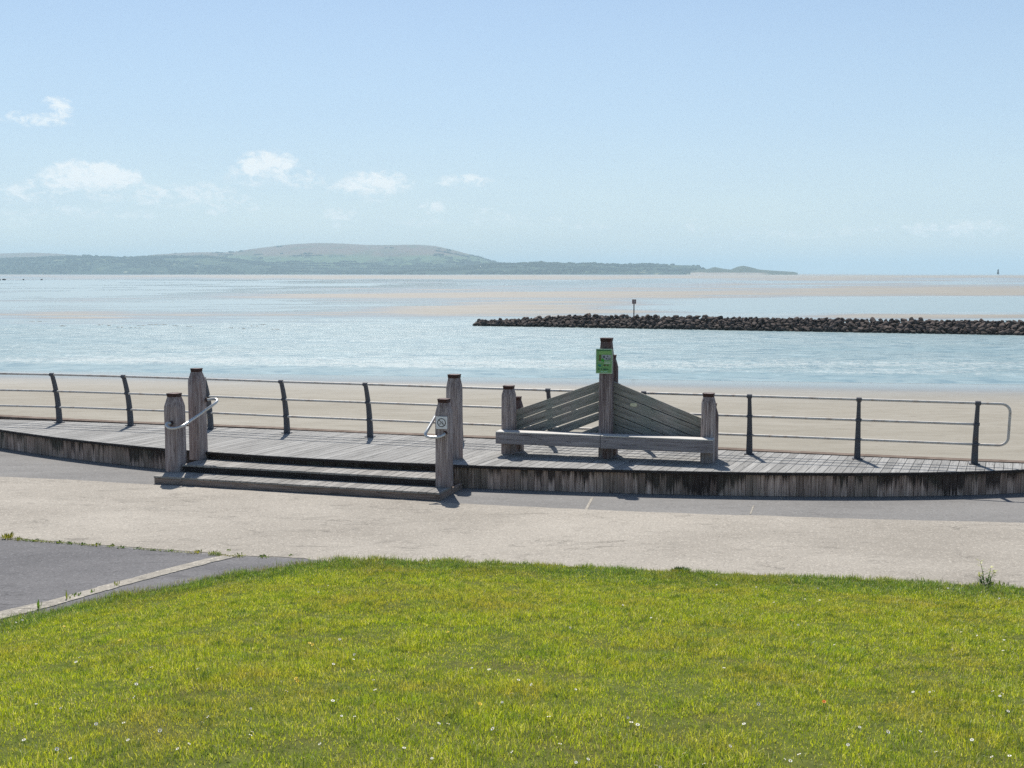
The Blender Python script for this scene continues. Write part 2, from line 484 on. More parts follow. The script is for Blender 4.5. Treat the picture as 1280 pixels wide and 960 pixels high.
def ragged(P, amp=0.02, step=0.12, closed=False):
    out_ = []
    P = [Vector((p[0], p[1], 0)) for p in P]
    for a, b in zip(P[:-1], P[1:]):
        L = (b - a).length
        n_ = max(1, min(200, int(L / step)))
        t_ = (b - a).normalized()
        nr_ = Vector((-t_.y, t_.x, 0))
        for k in range(n_):
            q = a + (b - a) * (k / n_)
            d_ = amp * (mnoise.noise(q * 2.1) + 0.6 * mnoise.noise(q * 7.3 + Vector((3, 1, 0))))
            out_.append(q + (nr_ * d_ if k else Vector()))
    out_.append(P[-1])
    return out_
def sheet(name, poly, z, mat, kind='structure', thick=0.0):
    mb = MB()
    if thick:
        mb.prism([(p[0], p[1]) for p in poly], z - thick, z)
    else:
        mb.add([(p[0], p[1], z) for p in poly], [list(range(len(poly)))])
    o = mb.build(name, mat)
    if kind:
        o['kind'] = kind
    return o

# promenade base sheet, from the sea wall back under the lawn
WALL_PX = [(-420, 498), (-150, 512), (0, 520.8), (60, 524), (160, 528.7), (320, 534.8), (420, 539.8), (624, 548.3), (760, 554.8), (900, 561.8), (1080, 570.4), (1192, 575.4), (1280, 578.8), (1450, 586), (1700, 597)]
WALL = [U(px, py, 0.36) for px, py in WALL_PX]
inset = [Vector((p.x, p.y - 0.05, 0)) for p in WALL]
base_poly = [(-60, -40), (60, -40), (60, inset[-1].y)] + [(p.x, p.y) for p in inset[::-1]] + [(-60, inset[0].y)]
base_poly = [(-60, -40), (60, -40), (60, inset[-1].y - 8)] + [(p.x, p.y) for p in inset[::-1]] + [(-60, inset[0].y + 12)]
sheet('promenade', base_poly, 0.0, M_ASPH)

TOP_PX = [(-300, 590), (-120, 592), (0, 596), (90, 600), (190, 606), (330, 615), (460, 623), (600, 631), (740, 637.5), (880, 643), (1080, 649), (1280, 654), (1500, 660)]
BOT_PX = [(1500, 745), (1280, 737), (1000, 726), (700, 712), (420, 705), (380, 698), (330, 696), (280, 693.5), (240, 690), (120, 681), (60, 676.5), (0, 671.5), (-150, 660), (-330, 648)]
top_pts = [U(px, py, 0) for px, py in TOP_PX]
bot_pts = [U(px, py, 0) for px, py in BOT_PX]
top_ext = [top_pts[0] + (top_pts[0] - top_pts[1]) * 4] + top_pts + [top_pts[-1] + (top_pts[-1] - top_pts[-2]) * 6]
bot_ext = [bot_pts[0] + (bot_pts[0] - bot_pts[1]) * 5] + bot_pts + [bot_pts[-1] + (bot_pts[-1] - bot_pts[-2]) * 5]
sheet('concrete_path', ragged(top_ext, 0.035) + ragged(bot_ext, 0.03), 0.005, M_CONC)

# left asphalt side path up to the lawn
SP_PX = [(-330, 649.5), (-150, 661.5), (0, 674), (60, 678), (120, 683), (240, 692), (300, 697), (380, 699.5), (430, 704)]
spx = [U(px, py, 0) for px, py in SP_PX]
sp_poly = ragged(spx, 0.03) + [Vector((-2.0, 9.0, 0)), Vector((-5, 5, 0)), Vector((-20, 3, 0)), Vector((-26, 10, 0))]
sheet('side_path', sp_poly, 0.009, M_ASPH2)
# concrete edging strip across it
EDGE_L = [(290, 691.5), (262, 697), (200, 712.5), (120, 734), (60, 751), (0, 764), (-120, 800)]
EDGE_R = [(-120, 810), (0, 773.5), (60, 758.5), (120, 741), (205, 718), (268, 701.5), (300, 694)]
sheet('path_kerb', ragged([U(px, py, 0.02) for px, py in EDGE_L], 0.028, 0.06) + ragged([U(px, py, 0.02) for px, py in EDGE_R], 0.035, 0.06), 0.018, M_EDGE, thick=0.05)
# pale joint line across the asphalt band below the bench
sheet('path_joint_marking', [U(739, 622, 0), U(742, 622, 0), U(734, 638, 0), U(730.5, 638, 0)], 0.0045, M_EDGE)

sheet('path_joint_marking', [U(941, 632, 0), U(943, 632, 0), U(939, 643, 0), U(937, 643, 0)], 0.0045, M_EDGE)
# ------------------------------------------------------------------ lawn bank
GE_PX = [(-420, 905), (-200, 838), (-100, 806), (0, 779), (60, 768), (130, 750), (200, 738), (300, 719), (380, 706), (430, 702.5), (520, 703), (640, 705.5), (760, 712), (850, 716), (920, 719), (1020, 723), (1200, 732), (1280, 736.5), (1500, 746), (1800, 758)]
GE = np.array([[*U(px, py, 0).xy] for px, py in GE_PX])
def edge_y(x):
    return np.interp(x, GE[:, 0], GE[:, 1])
def bank_z(x, y):
    s = np.maximum(edge_y(x) - y, 0)
    ramp = 0.150 * s * (s / (s + 0.5)) - 0.0012 * np.maximum(s - 8, 0) ** 2
    return ramp + 0.012 + 0.05 * (fbm(x * 0.7, y * 0.7, 3) - 0.5) * np.minimum(s, 1)
M_SOIL = None
def lawn_base_mat():
    m, nt, out = newmat('lawn_soil')
    p = pos(nt)
    n1 = noi(nt, p, 9.0, 6, 0.7)
    n2 = noi(nt, p, 0.8, 4, 0.6)
    col = mixc(nt, maprange(nt, n1, 0.35, 0.65), (0.06, 0.075, 0.018), (0.12, 0.14, 0.03))
    col = mixc(nt, maprange(nt, n2, 0.45, 0.65, 0.0, 0.5), col, (0.10, 0.085, 0.03))
    princ(nt, out, col, 1.0, n1, 0.8, 0.03, spec=0.1)
    return m
xs = np.linspace(-22, 22, 221)
ts = np.concatenate([np.linspace(0, 1.2, 13), np.linspace(1.4, 32, 80)])
X, T = np.meshgrid(xs, ts)
Yg = edge_y(X) - T
Zg = bank_z(X, Yg)
lawn = npmesh('lawn', np.stack([X, Yg, Zg], -1).reshape(-1, 3), [grid_faces(len(ts), len(xs))[:, ::-1]], lawn_base_mat())
lawn['kind'] = 'structure'

def grass_mat(name, cols, trans=0.5):
    m, nt, out = newmat(name)
    p = pos(nt)
    r_ = isl(nt)
    ramp = nd(nt, 'ShaderNodeValToRGB', {0: r_})
    el_ = ramp.color_ramp.elements
    while len(el_) < len(cols):
        el_.new(0.5)
    for e, (q, c) in zip(el_, cols):
        e.position = q
        e.color = (*c, 1)
    col = ramp.outputs[0]
    big = noi(nt, p, 0.9, 4, 0.6)
    med = noi(nt, mapping(nt, p, loc=(9, 4, 0)), 3.2, 4, 0.6)
    col = mixc(nt, maprange(nt, big, 0.46, 0.66, 0.0, 0.6), col, (0.48, 0.40, 0.10))
    col = mixc(nt, maprange(nt, med, 0.50, 0.68, 0.0, 0.6), col, (0.20, 0.34, 0.035))
    tuf = noi(nt, mapping(nt, p, loc=(2, 14, 0)), 6.5, 4, 0.65)
    col = mixc(nt, maprange(nt, tuf, 0.51, 0.63, 0.0, 0.75), col, (0.10, 0.18, 0.025))
    pal = noi(nt, mapping(nt, p, loc=(22, 4, 0)), 4.5, 4, 0.7)
    col = mixc(nt, maprange(nt, pal, 0.58, 0.70, 0.0, 0.55), col, (0.58, 0.55, 0.28))
    d = nd(nt, 'ShaderNodeBsdfDiffuse', {'Color': col})
    tcol = mixc(nt, 1.0, col, (1.25, 1.2, 0.55), 'MULTIPLY')
    t = nd(nt, 'ShaderNodeBsdfTranslucent', {'Color': tcol})
    mx = nd(nt, 'ShaderNodeMixShader', {0: trans, 1: d.outputs[0], 2: t.outputs[0]})
    gl = nd(nt, 'ShaderNodeBsdfGlossy', {'Color': (0.9, 0.9, 0.85, 1), 'Roughness': 0.45})
    mx2 = nd(nt, 'ShaderNodeMixShader', {0: 0.05, 1: mx.outputs[0], 2: gl.outputs[0]})
    nt.links.new(mx2.outputs[0], out.inputs['Surface'])
    return m
M_GRASS = grass_mat('grass_blades', [(0.0, (0.20, 0.275, 0.022)), (0.35, (0.385, 0.465, 0.026)), (0.7, (0.54, 0.605, 0.048)), (0.89, (0.60, 0.575, 0.14)), (1.0, (0.78, 0.72, 0.52))], 0.55)
M_DRY = grass_mat('dry_stalks', [(0.0, (0.25, 0.19, 0.09)), (0.5, (0.33, 0.27, 0.14)), (1.0, (0.42, 0.36, 0.22))], 0.3)
M_TUFT = grass_mat('tuft_leaves', [(0.0, (0.03, 0.085, 0.012)), (0.6, (0.06, 0.15, 0.016)), (1.0, (0.12, 0.22, 0.03))], 0.4)
M_EDGEG = grass_mat('edge_grass_blades', [(0.0, (0.09, 0.18, 0.035)), (0.5, (0.19, 0.31, 0.06)), (0.78, (0.29, 0.40, 0.09)), (1.0, (0.56, 0.60, 0.40))], 0.45)

def blades(x, y, z, hgt, wid, mat_sel, lean=0.5):
    n = len(x)
    a = rng.random(n) * 2 * np.pi
    dirx, diry = np.cos(a), np.sin(a)
    la = rng.random(n) * 2 * np.pi
    le = hgt * lean * rng.random(n)
    lx, ly = np.cos(la) * le, np.sin(la) * le
    P = np.empty((n, 5, 3), np.float32)
    hw = wid * 0.5
    P[:, 0] = np.stack([x - dirx * hw, y - diry * hw, z], -1)
    P[:, 1] = np.stack([x + dirx * hw, y + diry * hw, z], -1)
    mx_, my_, mz_ = x + lx * 0.35, y + ly * 0.35, z + hgt * 0.6
    P[:, 2] = np.stack([mx_ + dirx * hw * .8, my_ + diry * hw * .8, mz_], -1)
    P[:, 3] = np.stack([mx_ - dirx * hw * .8, my_ - diry * hw * .8, mz_], -1)
    P[:, 4] = np.stack([x + lx, y + ly, z + hgt * (1 - 0.25 * (le / np.maximum(hgt, 1e-4)))], -1)
    i = np.arange(n)[:, None] * 5
    q = i + np.array([0, 1, 2, 3])
    t = i + np.array([3, 2, 4])
    return P.reshape(-1, 3), q, t

def make_grass():
    N = 1500000
    D = 4.0 + (15.5 - 4.0) * rng.random(N) ** 0.85
    y = D
    x = (rng.random(N) * 2 - 1) * np.maximum(0.62 * D, 9.5)
    out_ = np.abs(x) > 0.50 * D                # sparser, broader blades beyond the frame
    kp = ~out_ | (rng.random(N) < 0.42)
    x, y, D = x[kp], y[kp], D[kp]
    N = len(x)
    s = edge_y(x) - y
    ragged = 0.22 * (fbm(x * 4, y * 4, 3) - 0.45) - 0.07 * rng.random(N) ** 4
    keep = s > ragged - 0.02
    x, y, D, s = x[keep], y[keep], D[keep], s[keep]
    cl = fbm(x * 2.6, y * 2.6, 3)
    cl2 = fbm(x * 0.6 + 40, y * 0.6, 3)
    keep = rng.random(len(x)) < 0.26 + 1.15 * cl
    x, y, D, s, cl, cl2 = x[keep], y[keep], D[keep], s[keep], cl[keep], cl2[keep]
    n = len(x)
    hgt = (0.016 + 0.036 * rng.random(n) ** 1.3) * (0.25 + 1.5 * cl) * (0.7 + 0.7 * cl2)
    hgt *= np.where(s < 0.5, 1.35, 1.0)
    wid = 0.0018 + 0.00025 * D + 0.0015 * rng.random(n)
    wid = wid * np.where(np.abs(x) > 0.50 * D, 1.7, 1.0)
    z = bank_z(x, y) - 0.004
    dry = rng.random(n) < 0.022 + 0.12 * np.clip(cl2 - 0.5, 0, 1)
    hgt[dry] = hgt[dry] * 1.3 + 0.03
    wid[dry] *= 0.6
    V, q, t = blades(x, y, z, hgt, wid, None, 1.05)
    # straggling dry stalks over the edge of the tarmac
    m = 2600
    ex = GE[2, 0] + (GE[9, 0] - GE[2, 0]) * rng.random(m)
    ey = edge_y(ex) + 0.30 * rng.random(m) ** 2.2 - 0.05
    ez = np.full(m, 0.008)
    V2, q2, t2 = blades(ex, ey, ez, 0.02 + 0.06 * rng.random(m) ** 1.5, 0.003 + 0.002 * rng.random(m), None, 0.9)
    q2, t2 = q2 + len(V), t2 + len(V)
    V = np.concatenate([V, V2])
    q, t = np.concatenate([q, q2]), np.concatenate([t, t2])
    o = npmesh('grass', V, [q, t], [M_GRASS, M_DRY, M_EDGEG], smooth=False)
    sel = np.where(dry, 1, np.where(rng.random(n) < np.clip(1.25 - s / 1.1, 0, 0.92), 2, 0))
    sel = np.concatenate([sel, np.where(rng.random(m) < 0.6, 1, 2)])
    mi = np.concatenate([sel, sel]).astype(np.int32)
    o.data.polygons.foreach_set('material_index', mi)
    tag(o, 'sunlit short green grass covering the bank in the foreground', 'grass', kind='stuff')
make_grass()

# ------------------------------------------------------------------ beach, flats and sea
ZS = -3.2
HS = H - ZS
def shore_s(x, y):
    return y - (73.0 - 0.15 * np.clip(x, -60, 60))
def bed(x, y):
    """height of the bed above sea level"""
    s = shore_s(x, y)
    near = np.clip(-s * 0.017 + 0.06, -0.6, 0.9) + 0.035 * (fbm(x * 0.05, y * 0.12, 3) - 0.5)
    near = near + np.where(s > 2, -0.02 * (s - 2), 0)
    near = np.maximum(near, -0.5)
    v = FPX * HS / y                       # angle below the horizon, photo pixels
    p = 640 + FPX * x / y
    f = -0.30 + 0.28 * np.clip((21 - v) / 3, 0, 1) + 0.10 * np.clip((p - 500) / 300, -1, 1) * np.clip((21 - v) / 3, 0, 1)
    for pc, vc, hw, hh, amp in [
            (900, 25, 490, 6.6, 1.15), (690, 37, 270, 9.5, 1.05), (1500, 24, 500, 6, 1.0), (420, 28.5, 170, 3.4, 0.95), (90, 33.5, 150, 2.8, .8), (250, 53, 330, 6, 0.85), (-150, 50, 260, 7, .5),
            (640, 49, 230, 6.5, 1.15), (760, 57, 130, 3, .5), (1150, 54.5, 190, 4.2, 1.5), (1500, 50, 260, 9, .8), (640, 4.5, 1500, 3.6, 1.15), (-60, 21, 160, 2.0, .35), (560, 19.5, 260, 2.0, .3),
            (1100, 14, 500, 6, .38), (330, 61.2, 220, 1.2, .42), (60, 63, 120, 1.2, .32),
            (1090, 39.5, 235, 7.2, -1.9), (880, 44, 120, 3.5, -.6), (1330, 43, 150, 3.5, -.8)]:
        f = f + amp * np.exp(-np.abs((p - pc) / hw) ** 2.4 - np.abs((v - vc) / hh) ** 2.2)
    st = fbm(p / 170 + v * 0.13, v / 1.5, 4, 0.55) - 0.5
    st2 = fbm(p / 60 + 8, v / 4.0, 3) - 0.5
    f = f + 1.6 * st * np.where(v < 64, 1, 0.0) + 0.35 * st2
    far = 0.16 * np.clip(f, -1.5, 1.2) * np.clip((66.5 - v) / 4, 0, 1) - 0.5 * np.clip((v - 64) / 6, 0, 1)
    return np.where(y < 105, near, np.maximum(far, -0.5))
vv = np.concatenate([np.linspace(0.33, 4, 26), np.linspace(4.2, 70, 330), np.linspace(71, 150, 70), np.linspace(155, 520, 50)])
yy = FPX * HS / vv
uu = np.linspace(-0.85, 0.85, 420)
Y2, U2 = np.meshgrid(yy, uu, indexing='ij')
X2 = U2 * Y2
Z2 = ZS + bed(X2, Y2)

def sand_mat():
    m, nt, out = newmat('sand')
    p = pos(nt)
    s = nd(nt, 'ShaderNodeSeparateXYZ', {0: p})
    n1 = noi(nt, mapping(nt, p, (0.05, 0.16, 1), rot=(0, 0, R(9))), 1.0, 6, 0.6, 0.6)
    n2 = noi(nt, mapping(nt, p, (0.6, 1.9, 1), rot=(0, 0, R(9))), 1.0, 5, 0.65, 0.5)
    n3 = noi(nt, p, 14.0, 3, 0.7)
    col = mixc(nt, maprange(nt, n1, 0.35, 0.65), (0.25, 0.228, 0.182), (0.31, 0.287, 0.24))
    col = mixc(nt, maprange(nt, n2, 0.45, 0.68, 0.0, 0.55), col, (0.19, 0.168, 0.128))
    # small scraps and tyre or foot marks
    mk = noi(nt, mapping(nt, p, (0.8, 3.0, 1), loc=(3, 3, 0)), 1.6, 6, 0.72, 0.6)
    col = mixc(nt, maprange(nt, mk, 0.62, 0.67, 0.0, 0.6), col, (0.10, 0.085, 0.07))
    # wetness from the height above the water
    hgt = ma(nt, 'SUBTRACT', s.outputs[2], ZS)
    hgt = ma(nt, 'ADD', hgt, ma(nt, 'MULTIPLY', ma(nt, 'SUBTRACT', n1, 0.5), 0.03))
    wet = maprange(nt, hgt, 0.03, 0.15, 1.0, 0.0, True)
    damp = maprange(nt, hgt, 0.07, 0.32, 1.0, 0.0, True)
    col = mixc(nt, ma(nt, 'MULTIPLY', damp, 0.30), col, (0.205, 0.205, 0.192))
    col = mixc(nt, ma(nt, 'MULTIPLY', wet, 0.75), col, (0.16, 0.165, 0.16))
    rough = maprange(nt, wet, 0.0, 1.0, 0.85, 0.10)
    rough2 = ma(nt, 'SUBTRACT', rough, ma(nt, 'MULTIPLY', ma(nt, 'MULTIPLY', damp, maprange(nt, wet, 0.0, 1.0, 1.0, 0.0)), 0.48))
    spec = maprange(nt, wet, 0.0, 1.0, 0.25, 0.6)
    bstr = maprange(nt, wet, 0.0, 1.0, 0.5, 0.02)
    hb = ma(nt, 'ADD', n2, ma(nt, 'MULTIPLY', n3, 0.3))
    pr = princ(nt, out, col, rough2, hb, 0.3, 0.03, spec=spec)
    for l in list(pr.inputs['Normal'].links):
        nt.links.new(bstr, l.from_node.inputs['Strength'])
    return m
M_SAND = sand_mat()
o = npmesh('beach', np.stack([X2, Y2, Z2], -1).reshape(-1, 3), [grid_faces(len(yy), len(uu))[:, ::-1]], M_SAND)
tag(o, kind='structure')

def water_mat():
    m, nt, out = newmat('sea_water')
    p = pos(nt)
    s = nd(nt, 'ShaderNodeSeparateXYZ', {0: p})
    sx, sy = s.outputs[0], s.outputs[1]
    shore = ma(nt, 'SUBTRACT', ma(nt, 'ADD', sy, ma(nt, 'MULTIPLY', sx, 0.15)), 73.0)
    r1 = noi(nt, mapping(nt, p, (0.22, 0.62, 1), rot=(0, 0, R(8))), 1.0, 6, 0.62, 0.5)
    r2 = noi(nt, mapping(nt, p, (1.0, 1.9, 1), rot=(0, 0, R(-6))), 1.0, 4, 0.6)
    r3 = noi(nt, mapping(nt, p, (0.012, 0.05, 1), loc=(3, 1, 0)), 1.0, 4, 0.6)
    h1 = ma(nt, 'ADD', ma(nt, 'MULTIPLY', r1, 1.0), ma(nt, 'MULTIPLY', r2, 0.35))
    # calm water over the flats and a thin calm film at the edge, ripples in the deeper channel
    calm = maprange(nt, shore, 6.0, 13.0, 0.05, 1.0, True)
    calm2 = maprange(nt, sy, 150.0, 210.0, 1.0, 0.07, True)
    amp = ma(nt, 'MULTIPLY', ma(nt, 'MULTIPLY', calm, calm2), maprange(nt, r3, 0.35, 0.65, 0.65, 1.15))
    bmp = nd(nt, 'ShaderNodeBump', {'Height': h1, 'Strength': amp, 'Distance': 0.55})
    col = mixc(nt, maprange(nt, r3, 0.3, 0.7), (0.175, 0.27, 0.288), (0.215, 0.30, 0.308))
    # silt streaks, then ripple light and dark painted into the water colour
    st = noi(nt, mapping(nt, p, (0.10, 0.34, 1), rot=(0, 0, R(7)), loc=(6, 2, 0)), 1.0, 7, 0.72, 0.8)
    stm = ma(nt, 'MULTIPLY', maprange(nt, st, 0.40, 0.66), maprange(nt, sy, 150.0, 260.0, 1.0, 0.3))
    col = mixc(nt, ma(nt, 'MULTIPLY', stm, 0.75), col, (0.27, 0.33, 0.33))
    col = mixc(nt, maprange(nt, sy, 140.0, 200.0, 0.0, 0.75), col, (0.275, 0.345, 0.35))
    rip = noi(nt, mapping(nt, p, (0.42, 0.50, 1), rot=(0, 0, R(11)), loc=(1, 7, 0)), 1.0, 5, 0.7, 0.7)
    col = mixc(nt, ma(nt, 'MULTIPLY', maprange(nt, rip, 0.50, 0.62), maprange(nt, sy, 150.0, 260.0, 0.75, 0.0)), col, (0.10, 0.185, 0.22))
    col = mixc(nt, ma(nt, 'MULTIPLY', maprange(nt, rip, 0.46, 0.36), maprange(nt, sy, 150.0, 260.0, 0.6, 0.0)), col, (0.30, 0.40, 0.42))
    # broken foam crests running along the shore
    fo = noi(nt, mapping(nt, p, (1.9, 0.8, 1), rot=(0, 0, R(8))), 1.0, 8, 0.85, 0.4)
    band = ma(nt, 'MULTIPLY', maprange(nt, shore, 7.0, 10.0, 0.0, 1.0, True), maprange(nt, shore, 14.0, 40.0, 1.0, 0.12, True))
    fbig = noi(nt, mapping(nt, p, (0.035, 0.13, 1), rot=(0, 0, R(8)), loc=(2, 5, 0)), 1.0, 3, 0.5)
    thr = ma(nt, 'SUBTRACT', 0.70, ma(nt, 'MULTIPLY', band, maprange(nt, fbig, 0.3, 0.7, 0.13, 0.29)))
    foam = ma(nt, 'MULTIPLY', maprange(nt, ma(nt, 'SUBTRACT', fo, thr), 0.0, 0.13, 0.0, 0.5), maprange(nt, sy, 120.0, 150.0, 1.0, 0.0))
    col = mixc(nt, foam, col, (0.50, 0.53, 0.53))
    pr = nd(nt, 'ShaderNodeBsdfPrincipled', {'Base Color': col, 'Roughness': maprange(nt, foam, 0.0, 1.0, 0.36, 0.8), 'IOR': 1.333, 'Normal': bmp.outputs[0]})
    nt.links.new(pr.outputs[0], out.inputs['Surface'])
    return m
ys = np.array([60, 90, 130, 200, 400, 1000, 3000, 8000, 16000, 29000.0])
us = np.linspace(-0.85, 0.85, 9)
Y3, U3 = np.meshgrid(ys, us, indexing='ij')
o = npmesh('sea', np.stack([U3 * Y3, Y3, np.full_like(Y3, ZS)], -1).reshape(-1, 3), [grid_faces(len(ys), len(us))[:, ::-1]], water_mat())
tag(o, kind='structure')

# ------------------------------------------------------------------ far hills
def hill_mat(name, heath, field, wood, zheath, sandy=False):
    m, nt, out = newmat(name)
    p = pos(nt)
    s = nd(nt, 'ShaderNodeSeparateXYZ', {0: p})
    n1 = noi(nt, mapping(nt, p, (1, 0.5, 1)), 0.0022, 5, 0.6, 0.5)
    n2 = noi(nt, mapping(nt, p, (1, 0.35, 2)), 0.006, 6, 0.65, 0.4)
    n3 = noi(nt, mapping(nt, p, (1, 0.3, 3), loc=(900, 0, 0)), 0.010, 5, 0.7)
    z = ma(nt, 'ADD', s.outputs[2], ma(nt, 'MULTIPLY', ma(nt, 'SUBTRACT', n1, 0.5), 90.0))
    col = mixc(nt, maprange(nt, z, zheath * 0.80, zheath * 1.1, 0, 1, True), field, heath)
    col = mixc(nt, maprange(nt, n1, 0.54, 0.60, 0.0, 0.45), col, tuple(c * 0.45 for c in heath))
    col = mixc(nt, maprange(nt, n2, 0.5, 0.62, 0.0, 0.5), col, tuple(c * 0.7 for c in field))
    wv = ma(nt, 'ADD', n3, maprange(nt, z, 15.0, zheath * 1.25, 0.20, -0.16))
    col = mixc(nt, maprange(nt, wv, 0.52, 0.60, 0.0, 0.9), col, wood)
    pale = noi(nt, mapping(nt, p, (1, 0.3, 5), loc=(0, 400, 0)), 0.014, 3, 0.6)
    col = mixc(nt, ma(nt, 'MULTIPLY', maprange(nt, pale, 0.64, 0.70, 0.0, 0.7), maprange(nt, z, 30, zheath, 1.0, 0.0)), col, (0.30, 0.30, 0.18))
    princ(nt, out, col, 0.95, n3, 0.6, 8.0, spec=0.1)
    return m
HEATH, FIELD, WOOD = (0.155, 0.115, 0.085), (0.085, 0.135, 0.065), (0.010, 0.03, 0.018)
M_HILL = hill_mat('hillside', HEATH, FIELD, WOOD, 120)
M_WOODHILL = hill_mat('wooded_hillside', (0.05, 0.075, 0.035), (0.07, 0.10, 0.045), WOOD, 160)

def hill(prof, Dtop, Dfront, mat, name='hill', rough_amp=4.0, nrow=26, step=3.0):
    prof = np.array(prof, float)
    px = np.arange(prof[0, 0], prof[-1, 0] + 0.1, step)
    top = np.interp(px, prof[:, 0], prof[:, 1])
    k = np.array([1, 2, 3, 2, 1.0]) / 9
    tp = np.pad(top, 2, mode='edge')
    if rough_amp < 3.5:
        pass
    else:
        top = np.convolve(tp, k, 'valid')
    hz = np.maximum((HZ - top) * Dtop / FPX + H - ZS, 0.0)
    u = (px - 640) / FPX
    t = np.concatenate([np.linspace(0, 1, nrow), np.linspace(1.06, 1.6, 8)])
    T, Uh = np.meshgrid(t, u, indexing='ij')
    Hh = np.broadcast_to(hz, T.shape)
    Y = Dfront + (Dtop - Dfront) * T
    shape = np.where(T <= 1, np.sin(np.clip(T, 0, 1) * np.pi / 2) ** 0.9, np.maximum(1 - ((T - 1) / 0.6) ** 1.5, 0))
    X = Uh * Y
    n = fbm(X / 260, Y / 260, 4) - 0.5
    Z = ZS - 1.0 + Hh * shape + n * rough_amp * 2 * np.sin(np.clip(T, 0, 1.0) * np.pi) + np.where((T > 0.98) & (T < 1.02), 1.0, 0.0)
    o = npmesh(name, np.stack([X, Y, Z], -1).reshape(-1, 3), [grid_faces(len(t), len(px))[:, ::-1]], mat)
    tag(o, kind='structure')
    return X, Y, Z, px

P_BACK = [(-420, 328), (-250, 322), (-60, 319), (0, 317.2), (45, 316), (75, 317.2), (100, 319.3), (140, 321.5), (200, 325), (300, 333), (340, 341)]
P_MAIN = [(120, 326), (170, 321.5), (200, 318.2), (245, 315.8), (290, 315.8), (315, 312), (340, 308.8), (370, 305.6), (400, 304.2), (430, 305), (460, 306.8), (490, 306.8), (520, 306.3), (545, 308), (570, 313.6), (595, 320.6), (618, 328), (640, 331.5), (700, 336), (760, 341)]
P_WOOD = [(-420, 331), (-200, 325), (-60, 323.5), (0, 324), (85, 321), (110, 320.2), (150, 321.6), (190, 321.2), (230, 320.8), (262, 321.2), (285, 323), (320, 328), (350, 333), (400, 336), (440, 338.5), (470, 341.4)]
P_RIGHT = [(480, 341), (540, 337), (580, 333.5), (620, 330), (650, 329.6), (675, 328.2), (700, 330), (745, 329.8), (760, 331.4), (812, 330.6), (850, 331.6), (872, 332), (878, 337), (884, 341)]
P_DUNE = [(862, 339.5), (872, 337), (882, 336.5), (892, 333.8), (902, 335.8), (912, 337), (921, 333.2), (927, 332.3), (934, 333.4), (948, 337), (975, 339.0), (990, 339.8), (996, 341.2)]
hill(P_BACK, 9200, 7600, M_HILL, 'hill')
W3 = hill(P_MAIN, 8400, 6500, M_HILL, 'hill', nrow=26)
W1 = hill(P_WOOD, 6900, 6100, M_WOODHILL, 'hill')
W2 = hill(P_RIGHT, 6200, 5700, M_WOODHILL, 'hill', rough_amp=3.0)
def dune_mat():
    m, nt, out = newmat('dune')
    p = pos(nt)
    s = nd(nt, 'ShaderNodeSeparateXYZ', {0: p})
    n = noi(nt, mapping(nt, p, (1, 0.4, 2)), 0.02, 5, 0.6)
    z = ma(nt, 'ADD', s.outputs[2], ma(nt, 'MULTIPLY', n, 12.0))
    left = maprange(nt, s.outputs[0], 1120.0, 1180.0, 1.0, 0.0)
    sand = ma(nt, 'MULTIPLY', maprange(nt, z, 10.0, 15.0, 1.0, 0.0), left)
    col = mixc(nt, sand, (0.06, 0.075, 0.05), (0.34, 0.30, 0.26))
    princ(nt, out, col, 0.95, spec=0.1)
    return m
hill(P_DUNE, 5400, 5150, dune_mat(), 'dunes', rough_amp=1.0, step=1.5)

